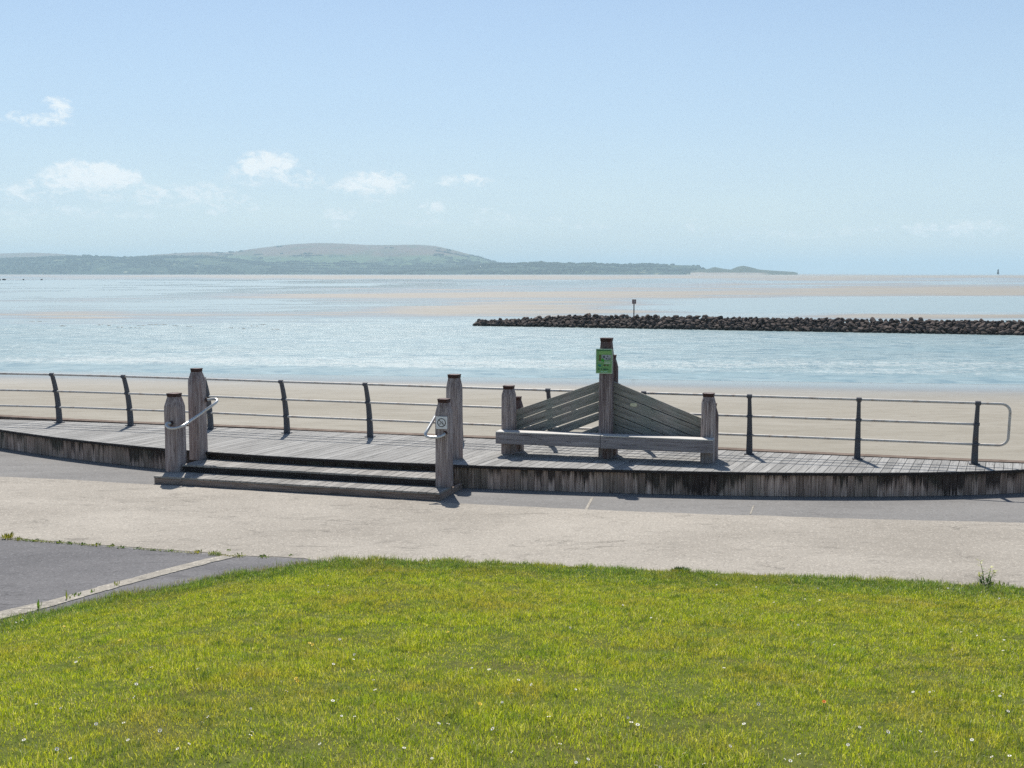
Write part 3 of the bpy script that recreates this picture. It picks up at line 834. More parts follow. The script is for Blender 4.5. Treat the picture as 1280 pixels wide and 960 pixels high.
# far wood on the slopes
def canopy_mat():
    m, nt, out = newmat('wood_canopy')
    r_ = isl(nt)
    col = mixc(nt, r_, (0.032, 0.056, 0.036), (0.046, 0.072, 0.042))
    princ(nt, out, col, 0.95, spec=0.1)
    return m
def make_wood():
    phi = (1 + 5 ** 0.5) / 2
    iv = np.array([(-1, phi, 0), (1, phi, 0), (-1, -phi, 0), (1, -phi, 0), (0, -1, phi), (0, 1, phi), (0, -1, -phi), (0, 1, -phi), (phi, 0, -1), (phi, 0, 1), (-phi, 0, -1), (-phi, 0, 1)]) / 1.9
    fi = np.array([(0, 11, 5), (0, 5, 1), (0, 1, 7), (0, 7, 10), (0, 10, 11), (1, 5, 9), (5, 11, 4), (11, 10, 2), (10, 7, 6), (7, 1, 8), (3, 9, 4), (3, 4, 2), (3, 2, 6), (3, 6, 8), (3, 8, 9), (4, 9, 5), (2, 4, 11), (6, 2, 10), (8, 6, 7), (9, 8, 1)])
    pts = []
    for (X, Y, Z, px), n, tmax in ((W1, 9000, 0.98), (W2, 3600, 0.98), (W3, 14000, 0.80)):
        nr, nc = X.shape
        r_ = (rng.random(n) ** 0.8 * 25 * tmax)
        c_ = rng.random(n) * (nc - 1.01)
        ri, ci = np.round(r_).astype(int), c_.astype(int)
        q = np.stack([X[ri, ci] + rng.normal(0, 6, n), Y[ri, ci], Z[ri, ci]], -1)
        cl = fbm(q[:, 0] / 160, q[:, 1] / 90, 3)
        if n > 10000:
            cl = cl + 0.09 - np.clip(q[:, 2] - 10, 0, None) / 370
        ok = (cl > 0.44) & (q[:, 2] > ZS + 0.5)
        pts.append(q[ok])
    q = np.concatenate(pts)
    n = len(q)
    r = 5 + 6 * rng.random(n) ** 2
    sc3 = np.stack([r * (0.9 + 0.5 * rng.random(n)), r, r * (0.55 + 0.4 * rng.random(n))], -1)
    V = q[:, None, :] + iv[None] * sc3[:, None, :] * (1 + 0.25 * (rng.random((n, 12, 1)) - 0.5))
    V[:, :, 2] += (sc3[:, 2] * 0.35)[:, None]
    F = (np.arange(n)[:, None, None] * 12 + fi[None]).reshape(-1, 3)
    o = npmesh('woodland', V.reshape(-1, 3), [F], canopy_mat())
    tag(o, 'hazy blue green woodland along the foot of the far hills', 'woodland', kind='stuff')
make_wood()

# ------------------------------------------------------------------ haze
mb = MB()
mb.box((-32000, -300, ZS - 2.0), (32000, 31000, 260))
hz_m, nt, out = newmat('haze_air')
HAZE_DENSITY = 0.00011
vol = nd(nt, 'ShaderNodeVolumePrincipled', {'Color': (0.63, 0.845, 0.97, 1), 'Density': HAZE_DENSITY, 'Anisotropy': 0.0})
nt.links.new(vol.outputs[0], out.inputs['Volume'])
o = mb.build('haze', hz_m)
tag(o, 'thin pale blue haze softening the far hills', 'haze', kind='stuff')

# ------------------------------------------------------------------ sea wall
def wall_mat():
    m, nt, out = newmat('sea_wall_stone')
    p = pos(nt)
    n = noi(nt, p, 3.0, 6, 0.7)
    n2 = noi(nt, p, 25.0, 4, 0.7)
    col = mixc(nt, maprange(nt, n, 0.35, 0.65), (0.13, 0.095, 0.075), (0.24, 0.19, 0.155))
    princ(nt, out, col, 0.92, n2, 0.5, 0.01, spec=0.2)
    return m
mb = MB()
dense = catmull(WALL, 5)
ring = []
for i, p in enumerate(dense):
    t = (dense[min(i + 1, len(dense) - 1)] - dense[max(i - 1, 0)]).normalized()
    nrm = Vector((-t.y, t.x, 0))
    ring.append([p + nrm * a + Vector((0, 0, b - p.z)) for a, b in ((-0.02, -3.4), (-0.02, 0.37), (0.10, 0.39), (0.30, 0.36), (0.42, -3.4))])
n = 5
vs = [q for r_ in ring for q in r_]
fs = []
for i in range(len(ring) - 1):
    for k in range(n - 1):
        fs.append((i * n + k, i * n + k + 1, (i + 1) * n + k + 1, (i + 1) * n + k))
mb.add(vs, fs)
tag(mb.build('sea_wall', wall_mat()), 'low dark brown sea wall along the outer edge of the timber deck', 'wall')

# ------------------------------------------------------------------ deck platform
ZD = 0.42
CH = R(-17)
E1 = Vector((math.cos(CH), math.sin(CH), 0))
E2 = Vector((-math.sin(CH), math.cos(CH), 0))
FRONT_PX = [(-50, 529.5), (0, 535.8), (62, 543.8), (112, 551.3), (160, 556.2), (207, 561.8), (258, 565.2), (330, 569), (420, 573), (480, 576.2), (545, 578.7), (600, 581.2), (680, 584), (760, 586.8), (825, 588.7), (880, 589.9), (1005, 591), (1080, 590.6), (1161, 588.9), (1280, 585.5), (1360, 582.6)]
BACK_PX = [(-50, 522.5), (0, 524.5), (60, 526), (160, 529.7), (320, 535.8), (420, 540.6), (480, 543), (624, 549.2), (760, 555.7), (900, 562.5), (1080, 571), (1192, 576), (1280, 579.2), (1360, 582.4)]
fr = [U(px, py, ZD) for px, py in FRONT_PX]
bk = [U(px, py, ZD) for px, py in BACK_PX]
fe, fd = np.array([p.dot(E1) for p in fr]), np.array([p.dot(E2) for p in fr])
be, bd = np.array([p.dot(E1) for p in bk]), np.array([p.dot(E2) for p in bk])
pf = np.polyfit(fe, fd, 5)
pb = np.polyfit(be, bd, 5)
dfun = lambda e: np.polyval(pf, e)
bfun = lambda e: np.polyval(pb, e)
eg = np.linspace(fe[0] - 1.5, fe[-1] + 1.0, 900)
okk = bfun(eg) - dfun(eg) > 0.12
EL_, ER_ = eg[okk][0], eg[okk][-1]
print('deck fit', np.abs(dfun(fe) - fd).max(), np.abs(bfun(be) - bd).max(), EL_, ER_)
def P2(e, d, z=0.0):
    q = E1 * e + E2 * d
    return Vector((q.x, q.y, z))
deck = empty('timber_deck', P2((EL_ + ER_) / 2, dfun((EL_ + ER_) / 2), 0))
tag(deck, 'curved raised timber deck of silver grey boards above the beach', 'deck')
DO = Vector(deck.location)
# boards
bdv = Vector((math.sin(BOARD_DIR), math.cos(BOARD_DIR), 0))
bnv = Vector((math.cos(BOARD_DIR), -math.sin(BOARD_DIR), 0))
def clip_line(off):
    """stretch of the line at offset off (along bnv) that lies on the deck"""
    t = np.linspace(10, 40, 3001)
    qx, qy = bnv.x * off + bdv.x * t, bnv.y * off + bdv.y * t
    e, d = qx * E1.x + qy * E1.y, qx * E2.x + qy * E2.y
    ins = (d > dfun(e) - 0.02) & (d < bfun(e)) & (e > EL_) & (e < ER_)
    if not ins.any():
        return None
    return t[ins][0], t[ins][-1]
mb = MB()
BW, GAP = 0.145, 0.009
off = -40.0
while off < 20:
    a, b = clip_line(off), clip_line(off + BW - GAP)
    if a and b:
        zj = ZD + random.uniform(-0.0015, 0.0015)
        q = [bnv * off + bdv * a[0], bnv * (off + BW - GAP) + bdv * b[0], bnv * (off + BW - GAP) + bdv * b[1], bnv * off + bdv * a[1]]
        mb.prism([(p.x - DO.x, p.y - DO.y) for p in q], ZD - 0.035, zj)
    off += BW
mb.build('decking', M_DECK, deck)
# dark joists and void under the boards
es = np.linspace(EL_ + 0.1, ER_ - 0.1, 90)
poly = [P2(e, dfun(e) + 0.06) - DO for e in es] + [P2(e, bfun(e) - 0.03) - DO for e in es[::-1]]
mb = MB()
mb.prism([(p.x, p.y) for p in poly], 0.012, ZD - 0.04)
mb.build('joists', M_DARKSUB, deck)
# fascia of upright boards following the curved front edge
mb = MB()
e = EL_ + 0.05
while e < ER_ - 0.15:
    w = 0.118
    e2 = e + w - 0.006
    jit = random.uniform(-0.006, 0.006)
    a0, a1 = P2(e, dfun(e) + 0.03 + jit) - DO, P2(e2, dfun(e2) + 0.03 + jit) - DO
    b0, b1 = P2(e, dfun(e) + 0.062) - DO, P2(e2, dfun(e2) + 0.062) - DO
    mb.prism([(p.x, p.y) for p in (a0, a1, b1, b0)], 0.004, ZD - 0.038 + random.uniform(-0.004, 0))
    e += w
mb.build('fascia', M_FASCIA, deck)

mb = MB()
es = np.linspace(EL_ + 0.02, ER_ - 0.1, 160)
for e, e2 in zip(es[:-1], es[1:]):
    q = [P2(e, dfun(e) - 0.034) - DO, P2(e2, dfun(e2) - 0.034) - DO, P2(e2, dfun(e2) - 0.022) - DO, P2(e, dfun(e) - 0.022) - DO]
    mb.prism([(p.x, p.y) for p in q], ZD - 0.05, ZD - 0.006)
mb.build('edge_shade_strip', M_SHADE_DARK, deck)  # added dark strip, paints the shade line along the deck edge
# ------------------------------------------------------------------ steps
steps = empty('timber_steps', U(370, 606, 0))
tag(steps, 'two wide grey timber steps rising from the path to the deck', 'steps')
SO = Vector(steps.location)
def seg_at(a, b, t):
    return a + (b - a) * t
S_A, S_B = U(192, 595, .14), U(549.5, 616.2, .14)
M_A, M_B = U(228, 580.6, .28), U(549, 598.6, .28)
sdir = (S_B - S_A).normalized()
sperp = Vector((-sdir.y, sdir.x, 0))
def fascia_dist(p):
    """distance from p along sperp to the deck front"""
    t = 0.0
    while t < 3:
        q = p + sperp * t
        if q.dot(E2) > dfun(q.dot(E1)) + 0.02:
            break
        t += 0.01
    return t
def line_dist(p, A, B):
    n_ = Vector((-(B - A).y, (B - A).x, 0)).normalized()
    return (A - p).dot(n_) / sperp.dot(n_)
def tread(A, B, z, back):
    mb = MB()
    L = (B - A).length
    d_ = (B - A).normalized()
    x = 0.0
    while x < L - 0.03:
        w = min(0.145, L - x)
        x2 = x + w - 0.009
        p0, p1 = A + d_ * x, A + d_ * x2
        k0, k1 = back(p0), back(p1)
        sk = (bdv - sperp * bdv.dot(sperp)) * 0.6   # boards lie at the deck boards' slant
        q = [p0, p1, p1 + sperp * k1 + sk * k1 * 0.3, p0 + sperp * k0 + sk * k0 * 0.3]
        zz = z + random.uniform(-0.002, 0.001)
        mb.prism([(p.x - SO.x, p.y - SO.y) for p in q], z - 0.032, zz)
        x += 0.145
    mb.build('tread', M_TREAD, steps)
def riser(A, B, z0, z1, ends):
    mb = MB()
    th = 0.04
    a, b = A + sperp * 0.02, B + sperp * 0.02
    q = [a, b, b + sperp * th, a + sperp * th]
    mb.prism([(p.x - SO.x, p.y - SO.y) for p in q], z0, z1)
    for P_, k, sgn in ends:
        d_ = (B - A).normalized() * sgn
        q = [P_ + d_ * -0.002 + sperp * 0.063, P_ + d_ * -0.042 + sperp * 0.063, P_ + d_ * -0.042 + sperp * (k - 0.01), P_ + d_ * -0.002 + sperp * (k - 0.01)]
        mb.prism([(p.x - SO.x, p.y - SO.y) for p in q], z0, z1)
    mb.build('riser', M_SHADE_DARK if z0 > 0.1 else M_RISER2, steps)  # upper riser gets the painted shade tone
tread(S_A, S_B, 0.14, lambda p: line_dist(p, M_A, M_B) + 0.05 if p.dot(E1) > M_A.dot(E1) + 0.1 else fascia_dist(p))
tread(M_A, M_B, 0.28, fascia_dist)
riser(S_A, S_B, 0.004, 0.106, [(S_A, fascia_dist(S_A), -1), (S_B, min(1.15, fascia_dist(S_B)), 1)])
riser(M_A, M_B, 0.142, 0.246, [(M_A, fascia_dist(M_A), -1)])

# ------------------------------------------------------------------ timber posts
def sq_ring(hw, z, n=28, pw=6.0, nz=0.0, seed=0.0):
    out_ = []
    for k in range(n):
        q = 2 * math.pi * (k + 0.5) / n
        c, s = math.cos(q), math.sin(q)
        r_ = hw / ((abs(c) ** pw + abs(s) ** pw) ** (1 / pw))
        if nz:
            r_ += nz * mnoise.noise(Vector((c * 3 + seed, s * 3, z * 2.5)))
        out_.append(Vector((c * r_, s * r_, z)))
    return out_
def post_parts(parent, x, y, z0, h, w, neck=0.64, taper=0.24, seed=0.0, name='shaft', M=None):
    """a squared groyne post: shaft that narrows to a neck, and a rusty iron band round the head"""
    hw = w / 2
    zt = z0 + h
    zs = [z0] + [z0 + (h - taper) * t for t in (0.15, 0.35, 0.55, 0.75, 0.9)]
    rings = [(z, hw * (1.03 - 0.03 * (z - z0) / h)) for z in zs]
    for t in (0.0, 0.12, 0.35, 0.65, 0.9, 1.0):
        rings.append((zt - taper + (taper - 0.05) * t, hw * (1 - (1 - neck) * (t ** 1.15))))
    rings.append((zt - 0.004, hw * neck))
    rings.append((zt, hw * neck * 0.93))
    off = Vector((x, y, 0))
    mb = MB()
    mb.loft([[p + off for p in sq_ring(r_, z, nz=0.007, seed=seed)] for z, r_ in rings])
    sh = mb.build(name, M or M_POST, parent)
    sh.data.polygons.foreach_set('use_smooth', [True] * len(sh.data.polygons))
    try:
        sh.data.set_sharp_from_angle(angle=R(38))
    except Exception:
        pass
    mb = MB()
    k = hw * neck
    prof = [(zt - 0.062, k * 1.03), (zt - 0.058, k + 0.008), (zt - 0.012, k + 0.012), (zt - 0.006, k + 0.018), (zt + 0.002, k + 0.016), (zt + 0.002, k * 0.97)]
    mb.loft([[p + off for p in sq_ring(r_, z, pw=5.0, nz=0.003, seed=seed + 5)] for z, r_ in prof], cap=False)
    mb.build('iron_band', M_RUST, parent)
    return sh

YAW = R(-20)
def free_post(px, py, z0, pytop, w, label, seed, neck=0.64):
    b = U(px, py, z0)
    ztop = AT(px, pytop, b.y).z
    e_ = empty('timber_post', b, YAW)
    tag(e_, label, 'post', 'timber posts beside the steps')
    post_parts(e_, 0, 0, 0, ztop - z0, w, seed=seed, neck=neck)
    return b, ztop
LS = free_post(220.5, 588, 0.14, 491.5, 0.295, 'shorter grey timber post on the bottom step with the curved grab rail end', 1.0, 0.66)
LT = free_post(248.5, 573.5, 0.28, 460.5, 0.262, 'tallest grey timber post left of the steps with pale weathered head', 2.0, 0.60)
RS = free_post(555.5, 607.5, 0.14, 498.5, 0.25, 'short timber post at the steps carrying the white prohibition sign', 3.0, 0.66)
RT = free_post(568.5, 601.5, 0.004, 468, 0.25, 'tall timber post right behind the one with the white sign', 4.0, 0.74)

# grab rails
def grab(points, label):
    pts = catmull(points, 8)
    o_ = pts[0].copy()
    e_ = empty('grab_rail', o_)
    tag(e_, label, 'handrail', 'grab rails on the step posts')
    mb = MB()
    mb.tube([p - o_ for p in pts], 0.026, 12)
    mb.build('tube', M_GRAB, e_, smooth=True)
    for P_, Q_ in ((points[0], points[1]), (points[-1], points[-2])):
        mb = MB()
        d_ = (Vector(Q_) - Vector(P_)).normalized()
        a = Vector(P_) - o_
        mb.tube([a - d_ * 0.004, a + d_ * 0.012], 0.05, 14)
        mb.build('flange', M_RUST, e_)
ls, lt, rs, rt = LS[0], LT[0], RS[0], RT[0]
grab([AT(214, 529.5, ls.y - .17), AT(209.5, 529, ls.y - .22), AT(208.2, 532, ls.y - .27), AT(212, 535, ls.y - .30), AT(220, 535.2, ls.y - .30), AT(229, 532, ls.y - .27),
      AT(240, 524.5, (ls.y + lt.y) / 2 - .24), AT(252, 516.2, lt.y - .26), AT(263, 508.5, lt.y - .20), AT(269, 504, lt.y - .14), AT(271.2, 501, lt.y - .08), AT(269.5, 499, lt.y - .03), AT(265, 499, lt.y), AT(258.5, 500, lt.y + .01)],
     'grey tubular grab rail curling across the two left step posts')
grab([AT(556.5, 541.5, rs.y - .12), AT(554, 544, rs.y - .17), AT(548, 546.2, rs.y - .22), AT(540, 546.8, rs.y - .22), AT(533.5, 545.4, rs.y - .20), AT(531.8, 542.4, rs.y - .18),
      AT(534, 538, rs.y - .13), AT(539, 529.5, rs.y), AT(544, 521, rs.y + .13), AT(550, 511.5, rs.y + .30), AT(555, 507.5, rt.y - .06), AT(561, 507, rt.y)],
     'pale tubular grab rail bent beside the post with the white sign')

# prohibition sign on the short right post
def sign_frame(px, py, Y, yaw, name):
    return empty(name, AT(px, py, Y), yaw)
sg = sign_frame(552.0, 528.5, rs.y - 0.155, R(-14), 'prohibition_sign')
tag(sg, 'small square white sign with a black crossed circle on a timber post', 'sign')
mb = MB()
mb.box((-.100, -.003, -.106), (.100, .003, .106), bev=0.0025)
mb.build('plate', M_WHITE, sg)
mb = MB()
ringv = []
for k in range(40):
    q = 2 * math.pi * k / 40
    c, s = math.cos(q), math.sin(q)
    ringv.append([Vector((c * r_, y_, s * r_ + 0.002)) for r_, y_ in ((0.062, -.0032), (0.062, -.0052), (0.075, -.0052), (0.075, -.0032))])
ringv.append(ringv[0])
mb.loft(ringv, cap=False)
Mx = Matrix.Rotation(R(45), 4, 'Y')
mb.box((-.064, -.0058, -.0055), (.064, -.0034, .0055), M=Mx)
mb.build('crossed_circle', M_BLACK, sg)
mb = MB()   # the small pictogram behind the bar
for cx, cz in ((-.026, -.020), (.024, -.012)):
    rr_ = []
    for k in range(20):
        q = 2 * math.pi * k / 20
        rr_.append([Vector((cx + math.cos(q) * r_, y_, cz + math.sin(q) * r_)) for r_, y_ in ((0.011, -.0032), (0.011, -.0042), (0.0155, -.0042), (0.0155, -.0032))])
    rr_.append(rr_[0])
    mb.loft(rr_, cap=False)
mb.tube([(-.026, -.0038, -.020), (-.010, -.0038, .012), (.014, -.0038, .016), (.024, -.0038, -.012)], 0.0022, 6)
mb.tube([(.010, -.0038, .030), (.016, -.0038, .016)], 0.005, 6)
mb.build('pictogram', simple('grey_paint', (0.12, 0.12, 0.14), 0.5), sg)

# ------------------------------------------------------------------ railing
RB_PX = [(-128, 521.5), (-30, 525.5), (74, 528.5), (163, 532), (263, 536.5), (358.5, 541.5), (462.5, 546.3), (575, 551.7), (688, 557), (806, 562), (936.5, 567.8), (1071.5, 573.8), (1218, 580.5)]
RB = [U(px, py, ZD) for px, py in RB_PX]
rail = empty('promenade_railing', RB[6])
tag(rail, 'long grey metal railing with three rails along the sea edge of the deck', 'railing')
RO = Vector(rail.location)
def tang(i):
    return (RB[min(i + 1, len(RB) - 1)] - RB[max(i - 1, 0)]).normalized()
inw = []
for i in range(len(RB)):
    t = tang(i)
    inw.append(Vector((t.y, -t.x, 0)))          # towards the promenade
HT, LEAN = 1.10, 0.20
def lean(h):
    return LEAN * (max(h, 0) / HT) ** 2.2
def post_at(i, h):
    return RB[i] + inw[i] * lean(h) + Vector((0, 0, h))
for i in range(len(RB)):
    t, nrm = tang(i), inw[i]
    rings = []
    for k in range(15):
        h = HT * k / 14
        w = 0.115 - 0.055 * (h / HT)               # broad across the line of the rail at the foot
        c = RB[i] + nrm * lean(h) + Vector((0, 0, h)) - RO
        d_ = 0.045
        rings.append([c - t * w / 2 - nrm * d_, c + t * w / 2 - nrm * d_, c + t * w / 2 + nrm * d_ * 0.6, c - t * w / 2 + nrm * d_ * 0.6])
    mb = MB()
    mb.loft(rings)
    b = RB[i] - RO
    mb.prism([tuple((b + t * x + nrm * y).xy) for x, y in ((-.09, -.08), (.09, -.08), (.09, .07), (-.09, .07))], 0.002, 0.016)
    pm = mb.build('railing_post', M_RPOST, rail)
    for hh_, rr_, ll_ in ((0.36, 0.030, 0.05), (0.72, 0.030, 0.05), (HT, 0.040, 0.045)):   # clamps that hold the rails
        mb = MB()
        c = post_at(i, hh_) - RO + nrm * (0.02 if hh_ < HT else 0)
        mb.tube([c - t * ll_, c + t * ll_], rr_, 12)
        mb.build('clamp', M_RPOST, pm)
for hgt in (0.36, 0.72, HT):
    pts = [post_at(i, hgt) - RO for i in range(len(RB))]
    if hgt != HT:
        pts = [p + inw[i] * 0.02 for i, p in enumerate(pts)]
    path = catmull(pts, 6)
    if hgt == HT:
        t = tang(len(RB) - 1)
        n_ = inw[-1]
        top = pts[-1]
        lowp = post_at(len(RB) - 1, 0.36) - RO + n_ * 0.02
        Lx, rad = 0.52, 0.15
        loop = []
        dz = (lowp - top)
        for k in range(1, 4):
            loop.append(top + t * (Lx - rad) * k / 3)
        for k in range(1, 9):
            q = math.pi / 2 * k / 8
            loop.append(top + t * (Lx - rad + rad * math.sin(q)) + dz.normalized() * rad * (1 - math.cos(q)))
        for k in range(1, 4):
            loop.append(top + t * Lx + dz.normalized() * (rad + (dz.length - 2 * rad) * k / 4))
        for k in range(0, 9):
            q = math.pi / 2 * k / 8
            loop.append(top + t * (Lx - rad + rad * math.cos(q)) + dz.normalized() * (dz.length - rad + rad * math.sin(q)))
        loop.append(lowp + t * 0.18)
        loop.append(lowp)
        path = path + loop
    mb = MB()
    mb.tube(path, 0.0235, 10)
    mb.build('rail_tube', M_RAIL, rail, smooth=True)

# ------------------------------------------------------------------ bench
BL, BR = U(636, 566.5, ZD), U(884.5, 577.5, ZD)
bang = math.atan2((BR - BL).y, (BR - BL).x)
BLEN = (BR - BL).length
bench = empty('timber_bench', BL, bang)
tag(bench, 'large timber bench with sloping plank back between tall groyne posts', 'bench')
iM = Matrix.Rotation(-bang, 3, 'Z')
def loc(P):
    return iM @ (P - BL)
cxm = loc(U(757, 572, ZD)).x
W = 0.24
def topz(px, py, P):
    return AT(px, py, P.y).z - ZD
hL = topz(635, 482, BL)
hR = topz(886, 491.5, BR)
CM = BL + (BR - BL) * (cxm / BLEN)
hC = topz(757, 422.5, CM)
print('bench', bang, BLEN, cxm, hL, hC, hR)
post_parts(bench, 0, 0, 0, hL, W, neck=0.72, taper=0.17, seed=11, name='front_post')
post_parts(bench, cxm, 0, 0, hC, W, neck=0.80, taper=0.34, seed=12, name='front_post', M=M_POSTD)
post_parts(bench, BLEN, 0, 0, hR, W, neck=0.74, taper=0.17, seed=13, name='front_post')
for x, hh_, sd in ((0.06, hL - 0.24, 14), (cxm + 0.03, hC - 0.33, 15), (BLEN + 0.03, hR - 0.22, 16)):
    post_parts(bench, x, 0.36, 0, hh_, 0.22, neck=0.6, taper=0.22, seed=sd, name='rear_post', M=M_POSTD)
SEAT = 0.435
YB = 0.165                                       # back of the front posts, where the planks are fixed
# front beam in two lengths, butted at the middle
mb = MB(); mb.box((-0.14, -0.40, SEAT - 0.205), (cxm - 0.03, -0.128, SEAT), bev=0.012); mb.build('seat_beam', M_BEAM, bench)
mb = MB(); mb.box((cxm - 0.024, -0.40, SEAT - 0.215), (BLEN + 0.13, -0.128, SEAT - 0.002), bev=0.012); mb.build('seat_beam', M_BEAM, bench)
for x0, x1 in ((0.14, cxm - 0.14), (cxm + 0.14, BLEN - 0.14)):
    mb = MB(); mb.box((x0, -0.142, SEAT - 0.07), (x1, 0.0, SEAT - 0.003), bev=0.006); mb.build('seat_plank', M_BEAM, bench)
    mb = MB(); mb.box((x0, 0.008, SEAT - 0.07), (x1, 0.135, SEAT - 0.006), bev=0.006); mb.build('seat_plank', M_BEAM, bench)
for x0, x1 in ((-0.14, cxm - 0.03), (cxm - 0.024, BLEN + 0.13)):   # added pale board, paints the sunlit strip on the beam top
    mb = MB(); mb.box((x0 + 0.004, -0.405, SEAT + 0.001), (x1 - 0.004, -0.128, SEAT + 0.022), bev=0.004); mb.build('seat_plank', M_SUNLIT_SEAT, bench)
# sloping planks of the back
def back_plank(lines, xin, xout, zmin):
    """lines: two (z at xin, z at xout); clipped below at zmin and built as a thick board"""
    (a0, a1), (b0, b1) = lines                   # a = upper edge, b = lower edge
    def clip(z0, z1):
        if z0 >= zmin and z1 >= zmin:
            return [(xin, z0), (xout, z1)]
        t = (z0 - zmin) / (z0 - z1)
        return [(xin, z0), (xin + (xout - xin) * t, zmin)]
    up = clip(a0, a1)
    if b0 <= zmin:
        lo = [(xin, zmin)]
    else:
        lo = clip(b0, b1)
    poly = up + lo[::-1]
    cl_ = []
    for q in poly:
        if not cl_ or (Vector(q) - Vector(cl_[-1])).length > 1e-4:
            cl_.append(q)
    jj = random.uniform(-0.004, 0.004)
    y0, y1 = YB + jj, YB + 0.055 + jj
    n_ = len(cl_)
    vs = [(x, y0, z) for x, z in cl_] + [(x, y1, z) for x, z in cl_]
    fs = [list(range(n_)), list(range(n_, 2 * n_))[::-1]] + [(i, n_ + i, n_ + (i + 1) % n_, (i + 1) % n_) for i in range(n_)]
    if xout < xin:
        fs = [f[::-1] for f in fs]
    # grain follows the slope: rotate so local X runs along the plank
    ang = math.atan2(a1 - a0, xout - xin)
    if xout < xin:
        ang = math.atan2(a0 - a1, xin - xout)
    Rm = Matrix.Rotation(ang, 4, 'Y')            # undo by the object's own rotation
    piv = Vector((xin, y0, a0))
    mb_ = MB().add([Rm @ (Vector(v) - piv) for v in vs], fs)
    ob = mb_.build('back_plank', M_BACK, bench)
    ob.location = piv
    ob.rotation_euler = (0, -ang, 0)
    bv = ob.modifiers.new('bevel', 'BEVEL')
    bv.width = 0.005
    bv.segments = 2
    return ob
def zb(px, py):
    """height above the deck of a photo point on the plane of the back"""
    d_ = ray(px, py)
    nrm = Vector((-math.sin(bang), math.cos(bang), 0))
    t = (BL + nrm * YB - Vector((0, 0, H))).dot(nrm) / d_.dot(nrm)
    P = Vector((0, 0, H)) + d_ * t
    q = iM @ (P - BL)
    return q.x, P.z - ZD
xi, _ = zb(748, 500); xi = cxm - 0.10
xo = 0.10
def lz(pa, pb, x):
    (x0, z0), (x1, z1) = zb(*pa), zb(*pb)
    return z0 + (z1 - z0) * (x - x0) / (x1 - x0)
LEFT = [((748, 477.5), (649, 511)), ((747, 489.6), (650, 524.4)), ((747, 502.5), (653, 535.8)), ((747, 515.4), (684, 537.6)), ((747, 526.8), (716, 538.8))]
zs_in = [lz(a, b, xi) for a, b in LEFT]
zs_out = [lz(a, b, xo) for a, b in LEFT]
for k in range(4):
    g = 0.010 if k < 3 else 0.030
    back_plank(((zs_in[k] - (g / 2 if k else 0), zs_out[k] - (g / 2 if k else 0)), (zs_in[k + 1] + g / 2, zs_out[k + 1] + g / 2)), xi, xo, 0.30)
back_plank(((zs_in[4] - 0.085, zs_out[4] - 0.085), (0.1, 0.0)), xi, xo, 0.30)
xi2, xo2 = cxm + 0.10, BLEN - 0.10
RIGHT = [((769, 477.8), (877, 523)), ((766, 490.6), (876, 534.6)), ((766, 504.2), (865, 544.8)), ((766, 517.6), (828, 542.4)), ((766, 529.2), (799, 541.4))]
zr_in = [lz(a, b, xi2) for a, b in RIGHT]
zr_out = [lz(a, b, xo2) for a, b in RIGHT]
pl = None
for k in range(4):
    g = 0.011
    ob = back_plank(((zr_in[k] - (g / 2 if k else 0), zr_out[k] - (g / 2 if k else 0)), (zr_in[k + 1] + g / 2, zr_out[k + 1] + g / 2)), xi2, xo2, 0.30)
back_plank(((zr_in[4] - 0.006, zr_out[4] - 0.006), (0.1, 0.0)), xi2, xo2, 0.30)
# right half is backed by a full-height ply of boards so no daylight shows between them
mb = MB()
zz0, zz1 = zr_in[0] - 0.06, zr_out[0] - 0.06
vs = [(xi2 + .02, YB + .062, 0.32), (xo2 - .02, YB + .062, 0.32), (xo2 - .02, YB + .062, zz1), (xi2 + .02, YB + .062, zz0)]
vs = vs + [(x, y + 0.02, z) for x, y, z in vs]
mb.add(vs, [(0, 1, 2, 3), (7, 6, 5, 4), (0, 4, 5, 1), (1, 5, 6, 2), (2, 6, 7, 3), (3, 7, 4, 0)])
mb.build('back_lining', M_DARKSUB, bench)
# oval plaque
qx, qz = zb(792, 506)
mb = MB()
ov = [(math.copysign(abs(math.cos(a)) ** 0.6, math.cos(a)) * 0.062, math.copysign(abs(math.sin(a)) ** 0.6, math.sin(a)) * 0.032) for a in [2 * math.pi * k / 32 for k in range(32)]]
n_ = len(ov)
vs = [(qx + a, YB - 0.012, qz + b) for a, b in ov] + [(qx + a, YB - 0.002, qz + b) for a, b in ov]
mb.add(vs, [list(range(n_)), list(range(n_, 2 * n_))[::-1]] + [(i, n_ + i, n_ + (i + 1) % n_, (i + 1) % n_) for i in range(n_)])
mb.build('plaque', M_CREAM, bench)
# green notice on the middle post
yN = CM.y - W / 2 * math.cos(bang) - 0.012
gp = AT(755.2, 451.5, yN - 0.01)
gs = empty('notice_board', gp, bang + R(3))
tag(gs, 'green printed notice fixed near the head of the bench middle post', 'sign')
def flat(name, col, rects, parent, y0=-.008, y1=-.0045, rough=0.5):
    mb_ = MB()
    for x0, z0, x1, z1 in rects:
        mb_.box((x0, y0, z0), (x1, y1, z1))
    return mb_.build(name, simple(name + '_paint', col, rough), parent)
SWd, SHt = 0.150, 0.222
mb = MB(); mb.box((-SWd, -.004, -SHt), (SWd, .004, SHt), bev=0.003)
mb.build('board', simple('notice_rim', (0.46, 0.62, 0.46), 0.45, 0, 20, 0.08), gs)
flat('panel', (0.15, 0.34, 0.115), [(-SWd + .012, -SHt + .014, SWd - .014, SHt - .014)], gs, -.006, -.0042)
flat('header', (0.02, 0.13, 0.045), [(-.135, .188, .125, .203)], gs)
flat('light_band', (0.22, 0.42, 0.13), [(-.09, .125, .115, .18)], gs)
flat('side_picture', (0.10, 0.115, 0.03), [(-.095, .0, -.055, .115)], gs)
